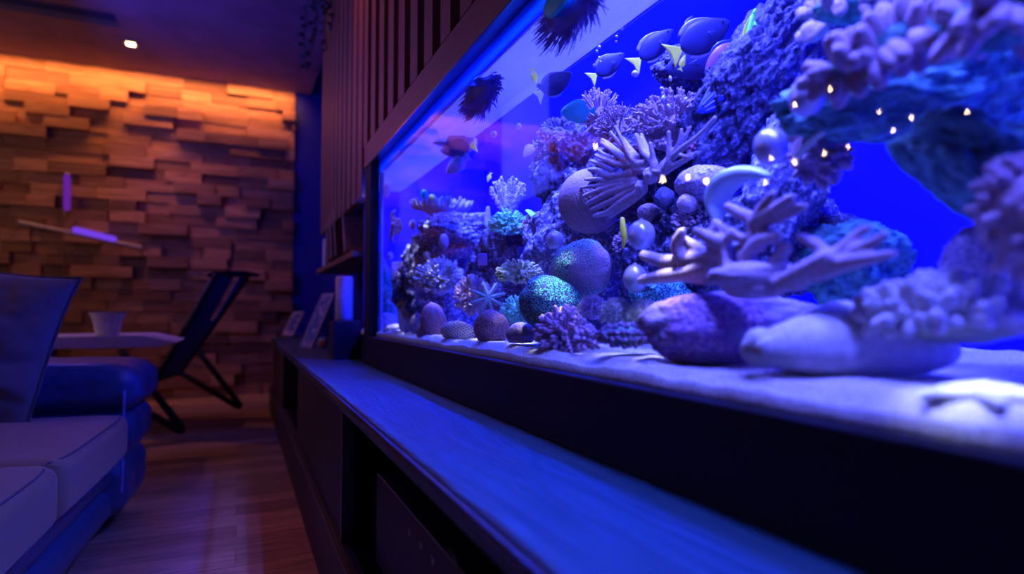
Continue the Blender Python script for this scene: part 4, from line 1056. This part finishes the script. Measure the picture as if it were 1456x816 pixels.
lumps(1360, 448, .58, 128, 46, 150, 14, 'white lumpy coral with knobby ribs behind the ribbed shell', 'shell', 5, 'knobby_coral', .05, -.35, body='green')
lumps(1478, 305, .57, 78, 92, 150, 11, 'big lilac lumpy coral cut off by the right edge of the photo', 'lilac', 7, 'lumpy_coral', .05, -1)
lumps(1300, 62, .58, 152, 42, 90, 17, 'long lilac ruffled coral crust along the top right rock arch', 'lilac', 9, 'lobed_coral', .05, -.8, rot=-20, body='rockgreen')
lumps(1420, 30, .56, 70, 46, 34, 20, 'pale lilac lobed coral in the top right corner', 'lilac', 11, 'lobed_coral', .05, -.8, body='rockgreen')
lumps(1210, 15, .62, 62, 18, 26, 11, 'small violet lobed coral hanging at the top beside the slanting ridge', 'lilac', 13, 'lobed_coral', .03, -.9, body='rockgreen')
fingers('knotted_coral', 'knotted lilac coral knob at the top of the slanting ridge', K['lilac'], .62, [
    [(1150, 8, 9), (1172, 12, 10), (1168, 32, 9), (1148, 42, 10)], [(1148, 42, 9), (1162, 46, 10), (1175, 36, 7)], [(1142, 22, 7), (1155, 10, 8)]], .003, seed=2)
lumps(1165, 205, .66, 40, 60, 44, 9, 'rough lilac coral crust right of the blue pearly ball', 'bush', 15, 'crust_coral', .03, -1, rot=20)
def starfish(px, py, X, r_, lab, name, mats, z=None, n=5, face=None, thick=.35, a0=0, w=.28, spiky=False, cat='starfish'):
    c, s = at(px, py, X)
    if z is not None: c = atz(px, py, z)
    ax = face or V((0, 0, 1)); u = (CR-ax*CR.dot(ax)).normalized(); v = ax.cross(u); R_ = r_*s; r = root(name, c, lab, cat)
    mb = MB()
    for k in range(n):
        a = a0+2*PI*k/n; d = u*math.cos(a)+v*math.sin(a)
        pts = [c, c+d*R_*.35, c+d*R_*.7+ax*.03*R_, c+d*R_]
        mb.tube(pts, [R_*w, R_*w*.85, R_*w*.55, R_*w*.25], 10)
        if spiky:
            for q in range(10):
                for sg in (-1, 1):
                    p0 = c+d*R_*(.25+.07*q); e = (d*.5+d.cross(ax)*sg+ax*.3).normalized(); mb.tube([p0, p0+e*R_*.14], [R_*.03, R_*.015], 5)
    mb.obj('arms', mats, r)
    mb = MB(); mb.lathe([(R_*w*1.25, -R_*.1), (R_*w*1.3, R_*.03), (R_*w*.7, R_*w*.9), (.0005, R_*w)], c, 20, axis=ax); mb.obj('disc', mats, r)
starfish(1400, 566, .475, 82, 'bright white starfish lying on the sand at the right front', 'starfish', K['shell'], n=5, a0=.5, w=.30, face=V((0, 0, 1)), z=SZ+.002)
starfish(694, 424, .472, 26, 'glowing teal white brittle star perched on the brown domed stone', 'brittle_star', plain('pale_teal_star', (.55, 1, .85), .4), n=8, face=(V((0, 0, .3))-Fv).normalized(), w=.13, a0=.3, spiky=True)

# ---- violet cube plug
c_, s_ = at(686, 369, .53); mb = MB(); mb.box((-6.5*s_, -6.5*s_, -8*s_), (6.5*s_, 6.5*s_, 8*s_), Matrix.Translation(c_) @ FM.to_4x4())
thing1(mb, 'frag_cube', plain('violet_cube', (.55, .30, .9), .5), 'small violet cube in the dark hollow of the left reef', 'cube', base=c_, smooth=False, bevel=.0015)
# leaning teal leaf
def leaf_piece(pts, X, w, mat, lab, name='leaf_coral'):
    P = [at(a, b, X)[0] for a, b in pts]; s = at(*pts[0], X)[1]; mb = MB(); mb.tube(P, [w*s*.6, w*s, w*s*.9, w*s*.3][:len(P)], 12, flat=.35); thing1(mb, name, K[mat], lab, 'coral', base=P[0])
leaf_piece([(752, 300), (766, 312), (778, 330)], .63, 9, 'teal', 'teal blade coral between the plume coral and the ribbed ball')
leaf_piece([(1185, 175), (1160, 195), (1135, 220)], .60, 9, 'green', 'grey green blade leaning right of the upper pearly balls')
leaf_piece([(694, 296), (693, 310), (695, 322)], .60, 5, 'pale', 'thin pale upright blade left of the plume coral')

# ---- reflections under the water top, built as solid feathery tufts
def feather(px, py, X, rx, ry, n, lab, seed, mat, cyan=True, length=30):
    c, s = at(px, py, X); CRY = V((.12, -.99, 0))*((CO-c).dot(-CF)/F/.914/(px-342)*F/s); r = root('anemone_reflection', c+V((0, 0, ry*s*.7)), lab, 'anemone'); rr = random.Random(seed); mb = MB()
    for k in range(n):
        a = rr.uniform(0, 2*PI); q = math.sqrt(rr.random()); x = math.cos(a)*rx*q; z = math.sin(a)*ry*q
        p0 = c+CRY*(x*s*.75)+V((0, 0, z*s*.75))+Fv*rr.uniform(-.008, .012)
        d = (CRY*(x/rx*.9-.35)+V((0, 0, z/ry*.5-.5))+V((rr.gauss(0, 1), rr.gauss(0, 1), rr.gauss(0, 1)))*.16).normalized(); L_ = rr.uniform(.5, 1)*length*s
        mb.tube([p0, p0+d*L_*.5, p0+d*L_-CRY*.1*L_], [1.1*s, .9*s, .35*s], 5)
    blob(mb, c, (rx*s*.6, .02, ry*s*.6), 4, .2, 2, seed, M=Matrix((CRY, V((1, 0, 0)), V((0, 0, 1)))).transposed()); mb.obj('tentacles', K[mat], r)
    if cyan:
        q = c-V((.030, 0, 0))+CRY*(6*s)+V((0, 0, 8*s)); mb = MB(); blob(mb, q, (17*s, .006, 26*s), 4, .15, 1.5, 2, M=Matrix((CRY, V((1, 0, 0)), V((0, 0, 1)))).transposed() @ Matrix.Rotation(math.radians(20), 3, 'Y')); mb.obj('mouth', K['cyan'], r)
feather(812, 12, .455, 50, 48, 420, 'reflection of a dark spiky anemone with a cyan mouth, built solid at the top', 3, 'mauvefeather')
feather(683, 132, .455, 26, 36, 420, 'dark blue feathery reflection in the lavender glow, built as a solid tuft', 5, 'bluefeather', False, 20)

# ---- fish
def fish(tail, head, depth, hh, th, mats, lab, group=None, stripes=None, hd=0, tailw=.5, name='tang', flip=1, topfin=.09):
    """tail and head as photo points; hh = body height / length"""
    A = atd(tail[0], tail[1], depth); B_ = atd(head[0], head[1], depth+hd); L_ = (B_-A).length; X = (B_-A).normalized()
    out = CF.copy(); Z = (out.cross(X)).normalized()*1; 
    if Z.z < 0: Z = -Z
    Y = Z.cross(X); c = (A+B_)/2; body, fin, tl = mats
    r = root(name, c, lab, 'fish', group)
    T = lambda x, y, z: c+X*(x*L_)+Y*(y*L_)+Z*(z*L_)
    nx, ns = 22, 18; vs = []
    def prof(t): return hh*.5*max(.0, math.sin(PI*min(1, max(0, t))**.8))**.75*(1-.0*t)+.02
    for i in range(nx+1):
        t = i/nx; h = prof(t) if 0 < t < 1 else .012; wd = min(h, th*.5*math.sin(PI*min(.98, t*.9+.06))**.7)
        for k in range(ns):
            a = 2*PI*k/ns; vs.append(T(-.5+t, math.sin(a)*wd, math.cos(a)*h-.0))
    fs = [(i*ns+k, i*ns+(k+1) % ns, (i+1)*ns+(k+1) % ns, (i+1)*ns+k) for i in range(nx) for k in range(ns)]
    fs += [tuple(reversed(range(ns))), tuple(range(nx*ns, (nx+1)*ns))]
    mb = MB(); mb.add(vs, fs); mb.obj('body', body, r)
    def finsh(sg, t0, t1, hgt):
        def f(u, v):
            t = t0+(t1-t0)*u; b = prof(t)*.93; return T(-.5+t-.06*v, .004*math.sin(u*60)*v, sg*(b+hgt*v*math.sin(PI*min(1, u*.9+.08))**.6))
        return f
    MB().sheet(finsh(1, .12, .85, topfin), 24, 3, .006*L_+.0004).obj('dorsal_fin', fin, r)
    MB().sheet(finsh(-1, .12, .6, topfin*.8), 20, 3, .006*L_+.0004).obj('anal_fin', fin, r)
    def tf(u, v):
        z = (v-.5)*2; return T(-.49-.20*u-.06*u*abs(z), 0, z*(.035+tailw*.42*u))
    MB().sheet(tf, 8, 12, .01*L_+.0004).obj('tail_fin', tl, r)
    nr = -1 if (Y.dot(CF) > 0) else 1
    def pf(u, v): return T(.16-.16*u, nr*(th*.5+.02+.05*u), -.03+(v-.5)*.12*u-.03*u)
    MB().sheet(pf, 5, 5, .004*L_+.0003).obj('pectoral_fin', body, r)
    for q in (-1, 1):
        mb = MB(); blob(mb, T(.36, q*th*.30, .05*hh+.02), (.024*L_,)*3, 2, 0); mb.obj('eye', plain('fish_eye', (.02, .02, .03), .1), r)
    if stripes:
        n, m = stripes
        for k in range(n):
            z = (k-(n-1)/2)/n*hh*.8
            pts = []
            for i in range(4, 20):
                t = i/nx; h = prof(t); wd = th*.5*math.sin(PI*min(.98, t*.9+.06))**.7; zz = z*h/(hh*.5)
                y = wd*math.sqrt(max(0, 1-(zz/h)**2)); pts.append(T(-.5+t, nr*y, zz))
            MB().tube(pts, .010*L_, 6).obj('stripe', m, r)
    return r
fb = plain('dark_blue_scales', (.015, .02, .13), .5, spec=.25, bscale=50); ff = plain('lilac_fin', (.30, .27, .6), .4, bscale=90); fy = plain('yellow_tail', (1, 1, .06), .5)
fbl = plain('bright_blue_scales', (.02, .06, .75), .35, bscale=40); fg = plain('green_tail', (.2, 1, .12), .5); fr_ = plain('purple_red_scales', (.35, .08, .4), .4); fw = plain('pale_stripe', (.5, .5, .9), .4)
tf_ = (fb, ff, fy)
G = None
fish((772, 132), (813, 103), 1.20, .55, .14, tf_, 'dark tang with a yellow tail left of the top reef')
fish((848, 106), (888, 76), 1.18, .50, .14, tf_, 'dark tang with a yellow tail right of the rising bubble trail')
fish((910, 84), (957, 42), 1.15, .45, .14, tf_, 'dark tang swimming between the two bubble trails')
fish((968, 70), (1038, 30), 1.05, .55, .14, tf_, 'largest dark tang overlapping the tang below it')
fish((1030, 76), (946, 100), 1.12, .55, .14, tf_, 'dark tang below the largest tang')
fish((1052, 66), (1003, 106), 1.02, .60, .16, (fr_, fbl, ff), 'small purple red fish with a blue rim near the striped fish', name='angelfish')
fish((1056, 116), (992, 160), 1.00, .42, .16, (fbl, ff, fg), 'bright blue fish with thin stripes and a green tail', stripes=(3, fw), name='wrasse')
fish((1062, 66), (1074, 12), 1.0, .16, .12, (fg, fy, fg), 'slim yellow green fish rising beside the dark ridge', name='slim_wrasse')
fish((977, 40), (985, 22), 1.2, .5, .16, (fb, ff, fy), 'tiny tang with a pale tail above the largest tang')
fish((838, 158), (797, 160), 1.08, .72, .16, (K['cyan'], K['cyan'], K['cyan']), 'flat bright cyan fish in front of the mauve bush coral', name='cyan_fish', tailw=.3, topfin=.08)
fish((768, 128), (776, 105), 1.3, .5, .14, (fb, fb, fy), 'small dark fish with yellow fin behind the left tang', name='small_tang')
fish((758, 102), (763, 122), 1.22, .3, .14, (fy, fy, fy), 'little yellow fish beside the leftmost dark tang', name='yellow_fish')
stp = (plain('pale_blue_body', (.22, .25, .7), .4), ff, ff); dk = plain('navy_stripe', (.02, .02, .12), .5)
fish((648, 196), (612, 200), 1.75, .55, .14, stp, 'uppermost striped fish in the loose shoal at the left', stripes=(3, dk), name='striped_fish')
fish((668, 208), (626, 214), 1.68, .62, .14, (fb, ff, fy), 'middle fish of the left shoal with pale fins', name='angelfish', topfin=.3)
fish((660, 226), (634, 247), 1.65, .55, .14, stp, 'lowest striped fish of the left shoal', stripes=(3, dk), name='striped_fish')
fish((672, 192), (657, 222), 1.7, .6, .12, (ff, ff, ff), 'pale lilac fish right of the left shoal', name='angelfish')
fish((697, 248), (693, 259), 1.6, .35, .2, (fy, fy, fy), 'tiny yellow fish over the plume coral', name='yellow_fish')
fish((758, 206), (744, 224), 1.4, .5, .12, (ff, ff, ff), 'pale violet fish left of the dark bush coral', name='violet_fish')
fish((968, 96), (974, 78), 1.02, .3, .12, (fy, fy, fy), 'small yellow fish across the side of the largest tang', name='yellow_fish')

# ---- bubble trails
def bubbles():
    rr = random.Random(8); prim = None
    trail = [(882, 6, 2.5), (884, 14, 2.6), (891, 14, 2), (882, 22, 1.8), (888, 21, 2.4), (884, 40, 3.0), (877, 52, 2.4), (876, 59, 2), (853, 57, 2.4), (852, 67, 2.8), (849, 73, 2.4), (852, 82, 2.2), (854, 88, 2), (845, 93, 2.6), (817, 62, 1.8), (825, 63, 1.6), (816, 70, 1.6), (869, 14, 1.7)]
    t2 = [(953, 112, 3), (941, 126, 3.2), (943, 140, 4), (951, 152, 3.2), (975, 141, 3), (984, 133, 1.8), (903, 105, 6)]
    for grp, L_, lab, X in (('bubbles of the rising trail beside the anemone', trail, 'small white bubble in the rising trail right of the hanging anemone reflection', .60), ('white flecks over the thicket', t2, 'small white fleck drifting above the acropora thicket', .62)):
        for (px, py, q) in L_:
            c, s = at(px, py, X); me = None
            if prim is None:
                mb = MB(); blob(mb, c, (1, 1, 1), 2, .25, 1.5, 3); prim = mb.obj('bubble', K['shell'], base=c); o = prim
            else:
                o = prim.copy(); COL.objects.link(o)
            o.location = c; o.scale = (q*s*.9, q*s*.8, q*s*.9*rr.uniform(.8, 1.5)); o.rotation_euler = (0, rr.uniform(-.8, .8), 0)
            lb = lab if (px, py) != (903, 105) else 'oval white drop left of the acropora thicket flecks'
            tag(o, lb, 'bubble', grp if (px, py) != (903, 105) else None)
            if (px, py) == (903, 105) and 'group' in o.keys(): del o['group']
bubbles()
# ================================================================== LIGHT
def area(name, loc, size, power, col, rot=(0, 0, 0), sy=None, spread=None):
    l = bpy.data.lights.new(name, 'AREA'); l.energy = power; l.color = col; l.size = size
    if sy: l.shape = 'RECTANGLE'; l.size_y = sy
    if spread: l.spread = spread
    o = bpy.data.objects.new(name, l); COL.objects.link(o); o.location = loc; o.rotation_euler = rot; return o
def spot(name, loc, target, power, col, ang, blend=.4, rad=.03):
    l = bpy.data.lights.new(name, 'SPOT'); l.energy = power; l.color = col; l.spot_size = math.radians(ang); l.spot_blend = blend; l.shadow_soft_size = rad
    o = bpy.data.objects.new(name, l); COL.objects.link(o); o.location = loc
    o.rotation_euler = (V(target)-V(loc)).to_track_quat('-Z', 'Y').to_euler(); return o
LED = (.085, .11, 1.0)
for i, y in enumerate((.75, 1.15, 1.55, 2.0)):
    area('tank_led', (.60, y, 1.60), .05, 42, LED, sy=.25)
    area('rear_blue_fill', (.85, y*.75+.62, 1.60), .07, 22, (.004, .02, 1.0), sy=.3)  # rear row added as pure blue fill for the shadows
for y in (.1, .25, .4, .5, .62, .8, 1.0, 1.2, 1.4, 1.6, 1.8, 2.0):
    spot('tank_front_fill', (.465, y, 1.165), (.58 if y < .7 else .50, y, .63), 8.5 if y < .7 else 3.8, (.10, .12, 1.0), 110, .7, .015)  # unseen fill spots added for the coral fronts and sand slope
for k in range(16):
    spot('sand_fill', (.470, .62+k*.1, 1.165), (.494, .62+k*.1, .63), 28.0, (.8, .8, 1.0), 12, 1, .006)  # unseen narrow spots added to whiten the front sand
area('tank_led', (.56, .25, 1.60), .08, 30, LED, sy=.3)
spot('starfish_fill', (.455, .26, 1.16), (.475, .262, .63), 34, (.8, .9, 1.0), 8.5, .5)  # unseen narrow beam added to brighten the starfish
# added blue spots in place of tank light spilling on cabinet and floor
for k in range(9):
    spot('tank_spill_fill', (.398, -.1+k*.25, 1.205), (-.3, -.1+k*.25, 0.2), 7.5 if k < 4 else 4.8, (.10, .12, 1.0), 104, .8, .008)
# warm strip in the ceiling edge over the timber
area('cove_strip', (-1.4, WY-.19, CEIL-.010), 3.6, 17, (1, .33, .08), rot=(math.radians(42), 0, 0), sy=.03, spread=math.radians(110))
spot('downlight_beam', tuple(p+V((0, 0, -.03))), (p.x, p.y, 0), 24, (1, .33, .2), 110, .8, .03)
spot('room_downlight', (-1.3, 1.6, 2.55), (-1.3, 2.2, 0), 7, (1, .30, .25), 80, .9, .06)
spot('slat_downlight', (.12, 2.5, 2.56), (.41, 2.1, 1.35), 20, (1, .24, .05), 60, 1, .06)
area('recess_blue', (.9, 4.2, 2.74), .4, 3.5, (.08, .3, 1), sy=2.2)
area('ceiling_bounce_fill', (-1.2, 1.6, .9), 1.2, 8, (.12, .05, 1), rot=(PI, 0, 0))  # no fixture: added for blue light bounced up to the ceiling
area('niche_fill', (-1.0, 4.0, 1.9), .8, 13, (.05, .06, 1), rot=(0, -PI/2, 0))  # unseen area light added to lift the navy curtain and slats
w = bpy.data.worlds.new('world'); sc.world = w; w.use_nodes = True
w.node_tree.nodes['Background'].inputs[0].default_value = (.03, .03, .12, 1); w.node_tree.nodes['Background'].inputs[1].default_value = .2
sc.view_settings.view_transform = 'Standard'; sc.view_settings.look = 'None'; sc.view_settings.exposure = 0; sc.view_settings.gamma = 1
sc.view_settings.use_curve_mapping = False
sc.cycles.max_bounces = 8; sc.cycles.transparent_max_bounces = 16; sc.cycles.sample_clamp_indirect = 4; sc.cycles.use_denoising = True
sc.cycles.caustics_reflective = False
